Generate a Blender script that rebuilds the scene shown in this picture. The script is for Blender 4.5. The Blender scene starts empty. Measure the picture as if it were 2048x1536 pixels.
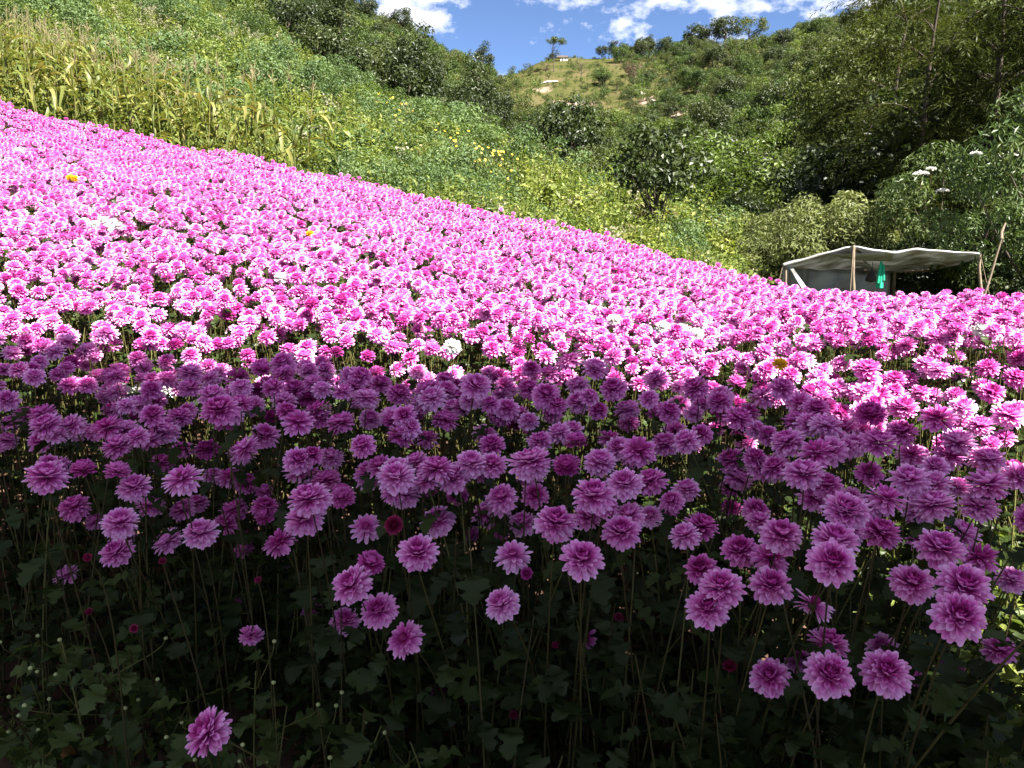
import bpy, math, random
import numpy as np
from mathutils import Vector, Matrix, Quaternion, Euler

R = math.radians
random.seed(7)
rng = np.random.default_rng(7)

# ------------------------------------------------------------------ camera, sky, sun, exposure
sc = bpy.context.scene
col = sc.collection
FPX = 1607.0                  # focal length in pixels of the 2048 px wide photograph
PITCH = R(10.16)
EYE = 1.30
cam_d = bpy.data.cameras.new('camera')
cam = bpy.data.objects.new('camera', cam_d)
col.objects.link(cam)
cam.location = (0, 0, EYE)
cam.rotation_euler = (math.pi / 2 - PITCH, 0, 0)
cam_d.sensor_width = 36.0
cam_d.lens = FPX / 2048 * 36.0
cam_d.clip_start = 0.05
cam_d.clip_end = 3000
sc.camera = cam

SUN_AZ = Vector((0.75, -0.66, 0)).normalized()
SUN_EL = R(50)
TO_SUN = Vector((SUN_AZ.x * math.cos(SUN_EL), SUN_AZ.y * math.cos(SUN_EL), math.sin(SUN_EL)))

world = bpy.data.worlds.new('World')
sc.world = world
world.use_nodes = True
wn, wl = world.node_tree.nodes, world.node_tree.links
wn.clear()
w_out = wn.new('ShaderNodeOutputWorld')
w_bg = wn.new('ShaderNodeBackground')
w_bg.inputs['Strength'].default_value = 0.05
sky = wn.new('ShaderNodeTexSky')
sky.sky_type = 'NISHITA'
sky.sun_disc = False
sky.sun_elevation = SUN_EL
sky.sun_rotation = math.atan2(SUN_AZ.x, SUN_AZ.y)
sky.altitude = 3000
sky.air_density = 0.55
sky.dust_density = 0.0
sky.ozone_density = 3.0
# scattered clouds over the whole dome
tc = wn.new('ShaderNodeTexCoord')
cmap = wn.new('ShaderNodeMapping')
cmap.inputs['Location'].default_value = (1.17, 0.06, 0.70)
cmap.inputs['Scale'].default_value = (1.0, 1.0, 1.7)
cno = wn.new('ShaderNodeTexNoise')
cno.inputs['Scale'].default_value = 7.0
cno.inputs['Detail'].default_value = 9
cno.inputs['Roughness'].default_value = 0.62
crp = wn.new('ShaderNodeValToRGB')
crp.color_ramp.elements[0].position = 0.485
crp.color_ramp.elements[1].position = 0.70
cmx = wn.new('ShaderNodeMix')
cmx.data_type = 'RGBA'
cmx.inputs['B'].default_value = (11.0, 10.4, 10.1, 1)
wl.new(tc.outputs['Generated'], cmap.inputs['Vector'])
wl.new(cmap.outputs['Vector'], cno.inputs['Vector'])
wl.new(cno.outputs['Fac'], crp.inputs['Fac'])
wl.new(crp.outputs['Color'], cmx.inputs['Factor'])
wl.new(sky.outputs['Color'], cmx.inputs['A'])
wl.new(cmx.outputs['Result'], w_bg.inputs['Color'])
wl.new(w_bg.outputs['Background'], w_out.inputs['Surface'])

sun_d = bpy.data.lights.new('sun', 'SUN')
sun_d.energy = 5.0
sun_d.angle = R(0.5)
sun_d.color = (1.0, 0.95, 0.87)
sun = bpy.data.objects.new('sun', sun_d)
col.objects.link(sun)
sun.rotation_euler = TO_SUN.to_track_quat('Z', 'Y').to_euler()
sun.location = TO_SUN * 40

sc.view_settings.view_transform = 'Standard'
sc.view_settings.look = 'None'
sc.view_settings.gamma = 1.0
sc.view_settings.exposure = 2.5
sc.view_settings.use_curve_mapping = False
sc.render.engine = 'CYCLES'
sc.cycles.use_denoising = True
sc.cycles.max_bounces = 5
sc.cycles.diffuse_bounces = 2
sc.cycles.transmission_bounces = 3
sc.cycles.glossy_bounces = 2
sc.cycles.transparent_max_bounces = 4

# ------------------------------------------------------------------ helpers
CP, SP = math.cos(PITCH), math.sin(PITCH)
CAM_R = np.array([1.0, 0, 0]); CAM_F = np.array([0, CP, -SP]); CAM_U = np.array([0, SP, CP])

def ray(px, py):
    u = (px - 1024) / FPX; v = (py - 768) / FPX
    d = CAM_F + u * CAM_R - v * CAM_U
    return d / d[1]                       # per metre of world y
def pix_depth(px, py, depth):             # depth along the optical axis
    u = (px - 1024) / FPX; v = (py - 768) / FPX
    p = (CAM_F + u * CAM_R - v * CAM_U) * depth
    return np.array([p[0], p[1], p[2] + EYE])
def pix_y(px, py, y):
    d = ray(px, py) * y
    return np.array([d[0], d[1], d[2] + EYE])
def zrel(py, y):
    v = (py - 768) / FPX
    return y * (-SP - v * CP) / (CP - v * SP)

# terrain table: heights above/below the eye
COLS = [-900, -500, 0, 300, 550, 760, 985, 1100, 1300, 1450, 1600, 1800, 2048, 2500, 3000]
TCOL = np.array([(c - 1024) / FPX / 1.03 for c in COLS])
NEAR_Y = [0.5, 2.4, 4, 6, 8, 10.5, 13, 16, 20]
NEAR = {-900: [-1.3, -1.3, -.85, -.2, .4, 1.3, 2.3, 3.5, 5.2],
        -500: [-1.3, -1.3, -.9, -.35, .2, .95, 1.8, 2.9, 4.4],
        0: [-1.3, -1.33, -.98, -.58, -.18, .40, 1.15, 2.0, 3.3],
        500: [-1.3, -1.28, -1.0, -.71, -.41, -.02, .30, .8, 1.75],
        1024: [-1.3, -1.28, -1.26, -1.04, -.88, -.68, -.55, -.4, -.1],
        1300: [-1.3, -1.28, -1.28, -1.2, -1.1, -1.05, -1.0, -1.0, -.9],
        1600: [-1.3, -1.27, -1.29, -1.37, -1.44, -1.8, -2.1, -2.15, -2.1],
        2048: [-1.3, -1.27, -1.31, -1.41, -1.75, -2.1, -2.2, -2.2, -2.0],
        3000: [-1.3, -1.3, -1.35, -1.5, -1.8, -2.1, -2.2, -2.2, -1.9]}
FAR_Y = [30, 45, 60, 80, 110, 160, 220, 280, 400, 700]
FAR = {-900: [20, -120, -220, -280, -320, -320, -320, -300, -250, 0],
       -500: [40, -80, -180, -230, -280, -300, -300, -300, -250, 0],
       0: [110, 0, -80, -120, -150, -160, -160, -150, -100, 100],
       300: [185, 70, 10, -30, -60, -90, -100, -100, -50, 150],
       550: [265, 160, 95, 110, 60, 0, -30, -20, 20, 200],
       760: [330, 250, 225, 250, 180, 100, 40, 60, 110, 250],
       985: [372, 325, 385, 370, 310, 225, 158, 150, 210, 300],
       1100: [425, 402, 428, 390, 330, 255, 185, 120, 190, 300],
       1300: [510, 480, 450, 400, 330, 245, 170, 112, 190, 300],
       1450: [520, 490, 450, 390, 310, 215, 125, 95, 170, 300],
       1600: [540, 480, 420, 340, 250, 145, 75, 70, 150, 300],
       1800: [560, 440, 360, 270, 170, 70, 20, 20, 100, 300],
       2048: [540, 400, 300, 190, 90, -20, -60, -40, 50, 300],
       2500: [520, 360, 240, 120, 20, -80, -100, -80, 30, 300],
       3000: [500, 340, 220, 100, 0, -100, -120, -90, 30, 300]}
ROWS = np.array(NEAR_Y + FAR_Y)
TAB = np.zeros((len(ROWS), len(COLS)))
nk = sorted(NEAR)
for i in range(len(NEAR_Y)):
    TAB[i] = np.interp(COLS, nk, [NEAR[k][i] for k in nk])
for j, c in enumerate(COLS):
    for i, y in enumerate(FAR_Y):
        TAB[len(NEAR_Y) + i, j] = zrel(FAR[c][i], y)

def _cr(p0, p1, p2, p3, t):
    return 0.5 * ((2 * p1) + (-p0 + p2) * t + (2 * p0 - 5 * p1 + 4 * p2 - p3) * t * t + (-p0 + 3 * p1 - 3 * p2 + p3) * t ** 3)
def bump(x, y):
    s = np.clip((y - 14) / 60, 0, 1) * (1 - .7 * np.clip((y - 150) / 100, 0, 1))
    return s * (0.9 * np.sin(x * .21 + 1.3 * np.sin(y * .13)) + 0.6 * np.sin(y * .31 + x * .17) + .35 * np.sin(x * .9 + y * .7)) \
        + 0.018 * np.sin(x * 5.1 + y * 2.3) + 0.015 * np.sin(y * 6.3 - x * 1.7)
def ground(x, y):
    x = np.asarray(x, float); y = np.asarray(y, float)
    yy = np.clip(y, ROWS[0], ROWS[-1])
    t = np.clip(x / np.maximum(yy, 1.5), TCOL[0], TCOL[-1])
    fi = np.interp(yy, ROWS, np.arange(len(ROWS)))
    fj = np.interp(t, TCOL, np.arange(len(TCOL)))
    i = np.clip(fi.astype(int), 0, len(ROWS) - 2); j = np.clip(fj.astype(int), 0, len(TCOL) - 2)
    ti = fi - i; tj = fj - j
    ii = [np.clip(i + k, 0, len(ROWS) - 1) for k in (-1, 0, 1, 2)]
    jj = [np.clip(j + k, 0, len(TCOL) - 1) for k in (-1, 0, 1, 2)]
    rows = [_cr(*[TAB[a, b] for b in jj], tj) for a in ii]
    z = rows[1] * (1 - ti) + rows[2] * ti
    return z + EYE + bump(x, y)
def gz(x, y): return float(ground(x, y))
CANOPY = 0.93
def hit(px, py, off=0.0, y0=1.0, y1=420.0, n=3000):
    ys = np.exp(np.linspace(math.log(y0), math.log(y1), n))
    d = ray(px, py)
    g = ground(d[0] * ys, ys) + off
    below = (d[2] * ys + EYE) <= g
    k = int(np.argmax(below)) if below.any() else n - 1
    y = ys[k]
    return np.array([d[0] * y, y, d[2] * y + EYE])
def project(P):
    P = np.asarray(P, float) - np.array([0, 0, EYE])
    dz = P @ CAM_F
    return 1024 + FPX * (P @ CAM_R) / dz, 768 - FPX * (P @ CAM_U) / dz, dz

class MB:                                 # collects shapes for ONE mesh
    def __init__(self):
        self.V = []; self.F = []; self.T = []; self.M = []; self.n = 0
    def add(self, V, F, tone=0.5, mat=0):
        V = np.asarray(V, float); F = np.asarray(F, int)
        self.V.append(V); self.F.append(F + self.n)
        self.T.append(np.broadcast_to(np.asarray(tone, float), (len(V),)))
        self.M.append(np.full(len(F), mat)); self.n += len(V)
        return self
    def mesh(self, name, mats, smooth=True):
        me = bpy.data.meshes.new(name)
        V = np.concatenate(self.V)
        tot = np.concatenate([np.full(len(f), f.shape[1]) for f in self.F])
        loops = np.concatenate([f.ravel() for f in self.F])
        me.vertices.add(len(V)); me.vertices.foreach_set('co', V.astype(np.float32).ravel())
        me.loops.add(len(loops)); me.loops.foreach_set('vertex_index', loops.astype(np.int32))
        me.polygons.add(len(tot))
        st = np.concatenate([[0], np.cumsum(tot)[:-1]])
        me.polygons.foreach_set('loop_start', st.astype(np.int32))
        me.polygons.foreach_set('loop_total', tot.astype(np.int32))
        me.polygons.foreach_set('material_index', np.concatenate(self.M).astype(np.int32))
        me.polygons.foreach_set('use_smooth', np.full(len(tot), smooth))
        a = me.attributes.new('tone', 'FLOAT', 'POINT')
        a.data.foreach_set('value', np.concatenate(self.T).astype(np.float32))
        for m in (mats if isinstance(mats, (list, tuple)) else [mats]): me.materials.append(m)
        me.update(); me.validate()
        return me

def obj(name, me, parent=None, loc=None, link=True):
    o = bpy.data.objects.new(name, me)
    if link: col.objects.link(o)
    if parent is not None: o.parent = parent
    if loc is not None: o.location = loc
    return o
def empty(name, loc):
    o = bpy.data.objects.new(name, None); col.objects.link(o)
    o.location = loc; o.empty_display_size = 0.1
    return o
def tag(o, label=None, cat=None, group=None, kind=None):
    if label: o['label'] = label
    if cat: o['category'] = cat
    if group: o['group'] = group
    if kind: o['kind'] = kind
    return o
def axis_rot(a, spin=0.0):                # rotation taking +Z to a
    return Vector(a).to_track_quat('Z', 'Y') @ Quaternion((0, 0, 1), spin)
def rotmat(ax, ang):
    return np.array(Matrix.Rotation(ang, 3, Vector(ax)))

def tube(path, rad, sides=5, cap=True):
    P = np.asarray(path, float); n = len(P)
    rad = np.broadcast_to(np.asarray(rad, float), (n,))
    T = np.gradient(P, axis=0); T /= np.linalg.norm(T, axis=1)[:, None] + 1e-9
    ref = np.array([1.0, 0, 0]) if abs(T[0][0]) < .8 else np.array([0, 1.0, 0])
    A = np.cross(T, ref); A /= np.linalg.norm(A, axis=1)[:, None] + 1e-9
    B = np.cross(T, A)
    th = np.arange(sides) * 2 * math.pi / sides
    V = (P[:, None] + rad[:, None, None] * (np.cos(th)[None, :, None] * A[:, None] + np.sin(th)[None, :, None] * B[:, None])).reshape(-1, 3)
    F = []
    for i in range(n - 1):
        for k in range(sides):
            F.append([i * sides + k, i * sides + (k + 1) % sides, (i + 1) * sides + (k + 1) % sides, (i + 1) * sides + k])
    return V, np.array(F)
def bez(p0, p1, p2, p3, n):
    t = np.linspace(0, 1, n)[:, None]
    return (1 - t) ** 3 * p0 + 3 * (1 - t) ** 2 * t * p1 + 3 * (1 - t) * t ** 2 * p2 + t ** 3 * p3
def ball(c, r, nu=8, nv=5, sq=(1, 1, 1)):
    V = []; F = []
    for i in range(nv + 1):
        a = math.pi * i / nv
        for k in range(nu):
            b = 2 * math.pi * k / nu
            V.append([c[0] + r * sq[0] * math.sin(a) * math.cos(b), c[1] + r * sq[1] * math.sin(a) * math.sin(b), c[2] + r * sq[2] * math.cos(a)])
    for i in range(nv):
        for k in range(nu):
            F.append([i * nu + k, (i + 1) * nu + k, (i + 1) * nu + (k + 1) % nu, i * nu + (k + 1) % nu])
    return np.array(V), np.array(F)
def box(x0, x1, y0, y1, z0, z1):
    V = np.array([[x, y, z] for z in (z0, z1) for y in (y0, y1) for x in (x0, x1)], float)
    F = np.array([[0, 2, 3, 1], [4, 5, 7, 6], [0, 1, 5, 4], [2, 6, 7, 3], [0, 4, 6, 2], [1, 3, 7, 5]])
    return V, F
def grid(nu, nv, fn):
    V = np.array([fn(i / (nu - 1), k / (nv - 1)) for i in range(nu) for k in range(nv)], float)
    F = np.array([[i * nv + k, (i + 1) * nv + k, (i + 1) * nv + k + 1, i * nv + k + 1] for i in range(nu - 1) for k in range(nv - 1)])
    return V, F

# ------------------------------------------------------------------ materials
def nodes(name):
    m = bpy.data.materials.new(name); m.use_nodes = True
    nt = m.node_tree; nt.nodes.clear()
    return m, nt.nodes, nt.links
def ramp_node(n, stops):
    r = n.new('ShaderNodeValToRGB'); e = r.color_ramp.elements
    while len(e) < len(stops): e.new(0.5)
    for k, (p, c) in enumerate(stops): e[k].position = p; e[k].color = (*c, 1)
    return r
def leafy(name, stops, transl=0.3, gloss=0.06, rough=0.45, wt=0.6, wo=0.4, backtint=(1.15, 1.25, .6)):
    """thin plant tissue: colour from the piece's own tone and the plant's own random value"""
    m, n, l = nodes(name)
    at = n.new('ShaderNodeAttribute'); at.attribute_name = 'tone'
    oi = n.new('ShaderNodeObjectInfo')
    a = n.new('ShaderNodeMath'); a.operation = 'MULTIPLY'; a.inputs[1].default_value = wt
    b = n.new('ShaderNodeMath'); b.operation = 'MULTIPLY_ADD'; b.inputs[1].default_value = wo
    l.new(at.outputs['Fac'], a.inputs[0]); l.new(oi.outputs['Random'], b.inputs[0]); l.new(a.outputs[0], b.inputs[2])
    r = ramp_node(n, stops); l.new(b.outputs[0], r.inputs['Fac'])
    d = n.new('ShaderNodeBsdfDiffuse'); t = n.new('ShaderNodeBsdfTranslucent')
    tm = n.new('ShaderNodeMix'); tm.data_type = 'RGBA'; tm.blend_type = 'MULTIPLY'
    tm.inputs['Factor'].default_value = 1; tm.inputs['B'].default_value = (*backtint, 1)
    l.new(r.outputs['Color'], tm.inputs['A'])
    l.new(r.outputs['Color'], d.inputs['Color']); l.new(tm.outputs['Result'], t.inputs['Color'])
    mx = n.new('ShaderNodeMixShader'); mx.inputs[0].default_value = transl
    l.new(d.outputs[0], mx.inputs[1]); l.new(t.outputs[0], mx.inputs[2])
    g = n.new('ShaderNodeBsdfGlossy'); g.inputs['Roughness'].default_value = rough
    mg = n.new('ShaderNodeMixShader'); mg.inputs[0].default_value = gloss
    l.new(mx.outputs[0], mg.inputs[1]); l.new(g.outputs[0], mg.inputs[2])
    o = n.new('ShaderNodeOutputMaterial'); l.new(mg.outputs[0], o.inputs['Surface'])
    return m
def solid(name, c0, c1, scale=20, rough=0.8, bumpd=0.2, detail=6, spec=0.3):
    m, n, l = nodes(name)
    co = n.new('ShaderNodeTexCoord'); no = n.new('ShaderNodeTexNoise')
    no.inputs['Scale'].default_value = scale; no.inputs['Detail'].default_value = detail
    l.new(co.outputs['Object'], no.inputs['Vector'])
    r = ramp_node(n, [(0.3, c0), (0.7, c1)]); l.new(no.outputs['Fac'], r.inputs['Fac'])
    p = n.new('ShaderNodeBsdfPrincipled'); p.inputs['Roughness'].default_value = rough
    p.inputs['Specular IOR Level'].default_value = spec
    l.new(r.outputs['Color'], p.inputs['Base Color'])
    b = n.new('ShaderNodeBump'); b.inputs['Strength'].default_value = bumpd; b.inputs['Distance'].default_value = 0.02
    l.new(no.outputs['Fac'], b.inputs['Height']); l.new(b.outputs[0], p.inputs['Normal'])
    o = n.new('ShaderNodeOutputMaterial'); l.new(p.outputs[0], o.inputs['Surface'])
    return m

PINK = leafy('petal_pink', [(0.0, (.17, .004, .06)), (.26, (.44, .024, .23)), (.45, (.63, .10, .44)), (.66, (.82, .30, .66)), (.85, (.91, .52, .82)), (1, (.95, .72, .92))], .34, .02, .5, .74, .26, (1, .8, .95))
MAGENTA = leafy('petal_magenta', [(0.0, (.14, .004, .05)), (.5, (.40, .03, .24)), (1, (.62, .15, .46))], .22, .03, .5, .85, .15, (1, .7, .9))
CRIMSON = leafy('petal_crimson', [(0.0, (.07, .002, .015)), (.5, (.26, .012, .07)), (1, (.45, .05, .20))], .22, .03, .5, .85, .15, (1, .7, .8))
WHITE = leafy('petal_white', [(0.0, (.60, .60, .45)), (.4, (.72, .71, .67)), (1, (.78, .77, .77))], .25, .03, .5, .85, .15, (1, 1, 1))
YELLOW = leafy('petal_yellow', [(0.0, (.60, .22, .01)), (.4, (.80, .45, .02)), (1, (.85, .60, .06))], .25, .03, .5, .85, .15, (1, .95, .6))
STEM = leafy('stem_green_brown', [(0, (.030, .023, .010)), (.5, (.052, .046, .016)), (1, (.12, .125, .038))], .0, .015, .5)
CLEAF = leafy('chrysanthemum_leaf', [(0, (.011, .016, .006)), (.5, (.020, .031, .009)), (1, (.055, .080, .019))], .20, .012, .40)
BLEAF = leafy('budding_leaf_brightened', [(0, (.030, .046, .014)), (.5, (.055, .078, .022)), (1, (.10, .13, .035))], .25, .012, .42)  # lighter weed leaf of budding plants, colour also standing in for stronger light
DRYLEAF = leafy('dry_leaf', [(0, (.14, .06, .02)), (1, (.30, .17, .05))], .2, .05, .5)
BUD = leafy('bud_green', [(0, (.16, .20, .06)), (1, (.40, .42, .18))], .1, .06, .4)
WEED = leafy('weed_leaf', [(0, (.056, .082, .015)), (.4, (.114, .146, .029)), (.75, (.188, .212, .048)), (1, (.27, .255, .085))], .35, .015, .5, .5, .5)
WEEDB = leafy('weed_leaf_bluish', [(0, (.038, .066, .024)), (.5, (.075, .118, .042)), (1, (.13, .18, .066))], .32, .015, .5, .5, .5)
WEEDO = leafy('weed_leaf_dry', [(0, (.075, .066, .028)), (.5, (.14, .125, .050)), (1, (.23, .19, .09))], .32, .015, .5, .5, .5)
PLUME = leafy('weed_plume', [(0, (.21, .20, .12)), (1, (.36, .34, .24))], .3, .03, .6)
CORN = leafy('corn_leaf', [(0, (.060, .090, .020)), (.5, (.125, .145, .034)), (.74, (.21, .185, .060)), (1, (.32, .265, .12))], .35, .02, .45, .40, .52, (1.1, 1.05, .6))
TASSEL = leafy('corn_tassel', [(0, (.15, .13, .055)), (1, (.24, .205, .10))], .2, .03, .6)
TDARK = leafy('tree_leaf_dark', [(0, (.014, .022, .007)), (.5, (.030, .043, .012)), (1, (.060, .074, .020))], .28, .025, .45)
TMID = leafy('tree_leaf_green', [(0, (.020, .037, .008)), (.5, (.044, .072, .015)), (1, (.085, .118, .024))], .30, .02, .48)
TOLIVE = leafy('tree_leaf_olive', [(0, (.026, .038, .010)), (.5, (.054, .070, .016)), (1, (.096, .108, .026))], .30, .02, .5)
TBRIGHT = leafy('tree_leaf_bright', [(0, (.045, .075, .013)), (.5, (.088, .125, .024)), (1, (.145, .175, .036))], .35, .02, .48)
TBROWN = leafy('tree_leaf_brown', [(0, (.06, .04, .02)), (1, (.15, .10, .055))], .25, .03, .5)
TGREY = leafy('tree_leaf_greygreen', [(0, (.062, .080, .028)), (.5, (.115, .132, .048)), (1, (.18, .19, .080))], .3, .01, .42)
TGLOSS = leafy('elder_leaf', [(0, (.028, .050, .017)), (.5, (.055, .085, .026)), (1, (.10, .125, .036))], .28, .02, .42)
TFEATH = leafy('feathery_leaf', [(0, (.014, .020, .006)), (.5, (.036, .044, .011)), (1, (.088, .092, .022))], .32, .01, .5)
BARK = solid('bark', (.028, .021, .015), (.075, .057, .042), 14, .9, .6)
POLE = solid('weathered_pole', (.12, .09, .06), (.22, .17, .12), 10, .85, .4)
ROCK = solid('pale_rock', (.36, .33, .28), (.55, .52, .46), .6, .9, .8)
HUTWALL = solid('whitewash', (.60, .59, .56), (.72, .71, .68), 2, .9, .1)
HUTROOF = solid('dark_thatch', (.04, .032, .026), (.09, .07, .05), 3, .95, .5)
SHIRT = solid('green_cloth', (.008, .25, .13), (.012, .33, .18), 6, .85, .15)
BAGM = solid('dark_bag', (.018, .014, .014), (.04, .03, .03), 9, .7, .3)

def soil_material():
    m, n, l = nodes('soil_and_turf')
    co = n.new('ShaderNodeTexCoord')
    at = n.new('ShaderNodeAttribute'); at.attribute_name = 'tone'      # 0 tilled soil, .5 grass, 1 bare reddish ground
    n1 = n.new('ShaderNodeTexNoise'); n1.inputs['Scale'].default_value = 2.2; n1.inputs['Detail'].default_value = 12; n1.inputs['Roughness'].default_value = .7
    n2 = n.new('ShaderNodeTexNoise'); n2.inputs['Scale'].default_value = .12; n2.inputs['Detail'].default_value = 8
    l.new(co.outputs['Object'], n1.inputs['Vector']); l.new(co.outputs['Object'], n2.inputs['Vector'])
    soil = ramp_node(n, [(.3, (.055, .032, .022)), (.7, (.13, .082, .058))]); l.new(n1.outputs['Fac'], soil.inputs['Fac'])
    gr = ramp_node(n, [(.3, (.034, .040, .013)), (.5, (.052, .053, .019)), (.7, (.082, .066, .035))]); l.new(n2.outputs['Fac'], gr.inputs['Fac'])
    ba = ramp_node(n, [(.3, (.20, .135, .11)), (.7, (.30, .22, .18))]); l.new(n2.outputs['Fac'], ba.inputs['Fac'])
    f1 = n.new('ShaderNodeMapRange'); f1.inputs['From Min'].default_value = .1; f1.inputs['From Max'].default_value = .4
    f2 = n.new('ShaderNodeMapRange'); f2.inputs['From Min'].default_value = .6; f2.inputs['From Max'].default_value = .9
    l.new(at.outputs['Fac'], f1.inputs['Value']); l.new(at.outputs['Fac'], f2.inputs['Value'])
    m1 = n.new('ShaderNodeMix'); m1.data_type = 'RGBA'; m2 = n.new('ShaderNodeMix'); m2.data_type = 'RGBA'
    l.new(f1.outputs[0], m1.inputs['Factor']); l.new(soil.outputs[0], m1.inputs['A']); l.new(gr.outputs[0], m1.inputs['B'])
    l.new(f2.outputs[0], m2.inputs['Factor']); l.new(m1.outputs['Result'], m2.inputs['A']); l.new(ba.outputs[0], m2.inputs['B'])
    p = n.new('ShaderNodeBsdfDiffuse'); l.new(m2.outputs['Result'], p.inputs['Color'])
    b = n.new('ShaderNodeBump'); b.inputs['Strength'].default_value = .8; b.inputs['Distance'].default_value = .04
    l.new(n1.outputs['Fac'], b.inputs['Height']); l.new(b.outputs[0], p.inputs['Normal'])
    o = n.new('ShaderNodeOutputMaterial'); l.new(p.outputs[0], o.inputs['Surface'])
    return m
SOIL = soil_material()
def tarp_material():
    m, n, l = nodes('weathered_plastic_tarp')
    co = n.new('ShaderNodeTexCoord'); no = n.new('ShaderNodeTexNoise')
    no.inputs['Scale'].default_value = 2.6; no.inputs['Detail'].default_value = 8
    l.new(co.outputs['Object'], no.inputs['Vector'])
    r = ramp_node(n, [(.3, (.15, .13, .105)), (.5, (.31, .31, .305)), (.7, (.45, .455, .46))]); l.new(no.outputs['Fac'], r.inputs['Fac'])
    d = n.new('ShaderNodeBsdfDiffuse'); t = n.new('ShaderNodeBsdfTranslucent'); g = n.new('ShaderNodeBsdfGlossy'); g.inputs['Roughness'].default_value = .35
    l.new(r.outputs[0], d.inputs[0]); l.new(r.outputs[0], t.inputs[0])
    a = n.new('ShaderNodeMixShader'); a.inputs[0].default_value = .35
    b = n.new('ShaderNodeMixShader'); b.inputs[0].default_value = .06
    l.new(d.outputs[0], a.inputs[1]); l.new(t.outputs[0], a.inputs[2]); l.new(a.outputs[0], b.inputs[1]); l.new(g.outputs[0], b.inputs[2])
    o = n.new('ShaderNodeOutputMaterial'); l.new(b.outputs[0], o.inputs['Surface'])
    return m
TARP = tarp_material()

# ------------------------------------------------------------------ terrain
def field_far_y(t):                       # how far the flower field reaches, by direction x/y
    return np.interp(t, [-2, -.63, -.35, -.23, -.01, .17, .265, .35, .45, .55, .65, .9],
                        [15, 13.2, 12.6, 12.0, 11.0, 9.0, 8.4, 7.8, 6.9, 6.0, 5.4, 5.0])
BARE = [(1150, 205, 34), (1380, 215, 38), (1085, 180, 14), (1300, 200, 16)]
bare_pts = [hit(px, py) for px, py, r in BARE]
def build_ground():
    ys = np.concatenate([np.linspace(-30, 0, 16), np.linspace(.25, 14, 70), np.exp(np.linspace(math.log(14.3), math.log(690), 190))])
    ts = np.linspace(-1.35, 1.35, 230)
    w = np.maximum(ys, 14)
    X = ts[None, :] * w[:, None]; Y = np.repeat(ys[:, None], len(ts), 1)
    Z = ground(X, Y)
    V = np.stack([X, Y, Z], -1).reshape(-1, 3)
    n = len(ts)
    I, J = np.meshgrid(np.arange(len(ys) - 1), np.arange(n - 1), indexing='ij')
    F = np.stack([I * n + J, I * n + J + 1, (I + 1) * n + J + 1, (I + 1) * n + J], -1).reshape(-1, 4)
    tone = np.clip((V[:, 1] - field_far_y(V[:, 0] / np.maximum(V[:, 1], .5))) / 2.0, 0, .5)
    for p, (a, b, r) in zip(bare_pts, BARE):
        rr = r / FPX * p[1]
        d = np.hypot((V[:, 0] - p[0]) / rr / 1.3, (V[:, 1] - p[1]) / rr / 1.6)
        tone = np.maximum(tone, np.clip(1.5 - d, 0, 1) * (d < 1.5) * .5 + tone)
    me = MB().add(V, F, np.clip(tone, 0, 1)).mesh('ground', SOIL)
    g = obj('ground', me); tag(g, kind='structure')
build_ground()

# ------------------------------------------------------------------ scatter (for stuff only)
def scatter(name, protos, P, rot, scl, idx=None):
    c = bpy.data.collections.new(name + '_kinds')
    for p in protos: c.objects.link(p)
    me = bpy.data.meshes.new(name)
    P = np.asarray(P, np.float32)
    me.vertices.add(len(P)); me.vertices.foreach_set('co', P.ravel())
    a = me.attributes.new('rot', 'FLOAT_VECTOR', 'POINT'); a.data.foreach_set('vector', np.asarray(rot, np.float32).ravel())
    a = me.attributes.new('scl', 'FLOAT', 'POINT'); a.data.foreach_set('value', np.asarray(scl, np.float32))
    if idx is None: idx = rng.integers(0, len(protos), len(P))
    a = me.attributes.new('idx', 'INT', 'POINT'); a.data.foreach_set('value', np.asarray(idx, np.int32))
    o = obj(name, me)
    ng = bpy.data.node_groups.new(name + '_scatter', 'GeometryNodeTree')
    ng.interface.new_socket('Geometry', in_out='INPUT', socket_type='NodeSocketGeometry')
    ng.interface.new_socket('Geometry', in_out='OUTPUT', socket_type='NodeSocketGeometry')
    N, L = ng.nodes, ng.links
    gi = N.new('NodeGroupInput'); go = N.new('NodeGroupOutput')
    ci = N.new('GeometryNodeCollectionInfo'); ci.inputs['Collection'].default_value = c
    ci.inputs['Separate Children'].default_value = True; ci.inputs['Reset Children'].default_value = True
    ip = N.new('GeometryNodeInstanceOnPoints'); ip.inputs['Pick Instance'].default_value = True
    def na(nm, dt):
        q = N.new('GeometryNodeInputNamedAttribute'); q.data_type = dt; q.inputs['Name'].default_value = nm
        return next(s for s in q.outputs if s.enabled and s.name == 'Attribute')
    L.new(gi.outputs[0], ip.inputs['Points']); L.new(ci.outputs[0], ip.inputs['Instance'])
    L.new(na('idx', 'INT'), ip.inputs['Instance Index'])
    L.new(na('rot', 'FLOAT_VECTOR'), ip.inputs['Rotation'])
    L.new(na('scl', 'FLOAT'), ip.inputs['Scale'])
    L.new(ip.outputs[0], go.inputs[0])
    md = o.modifiers.new('scatter', 'NODES'); md.node_group = ng
    tag(o, kind='stuff')
    return o

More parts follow.
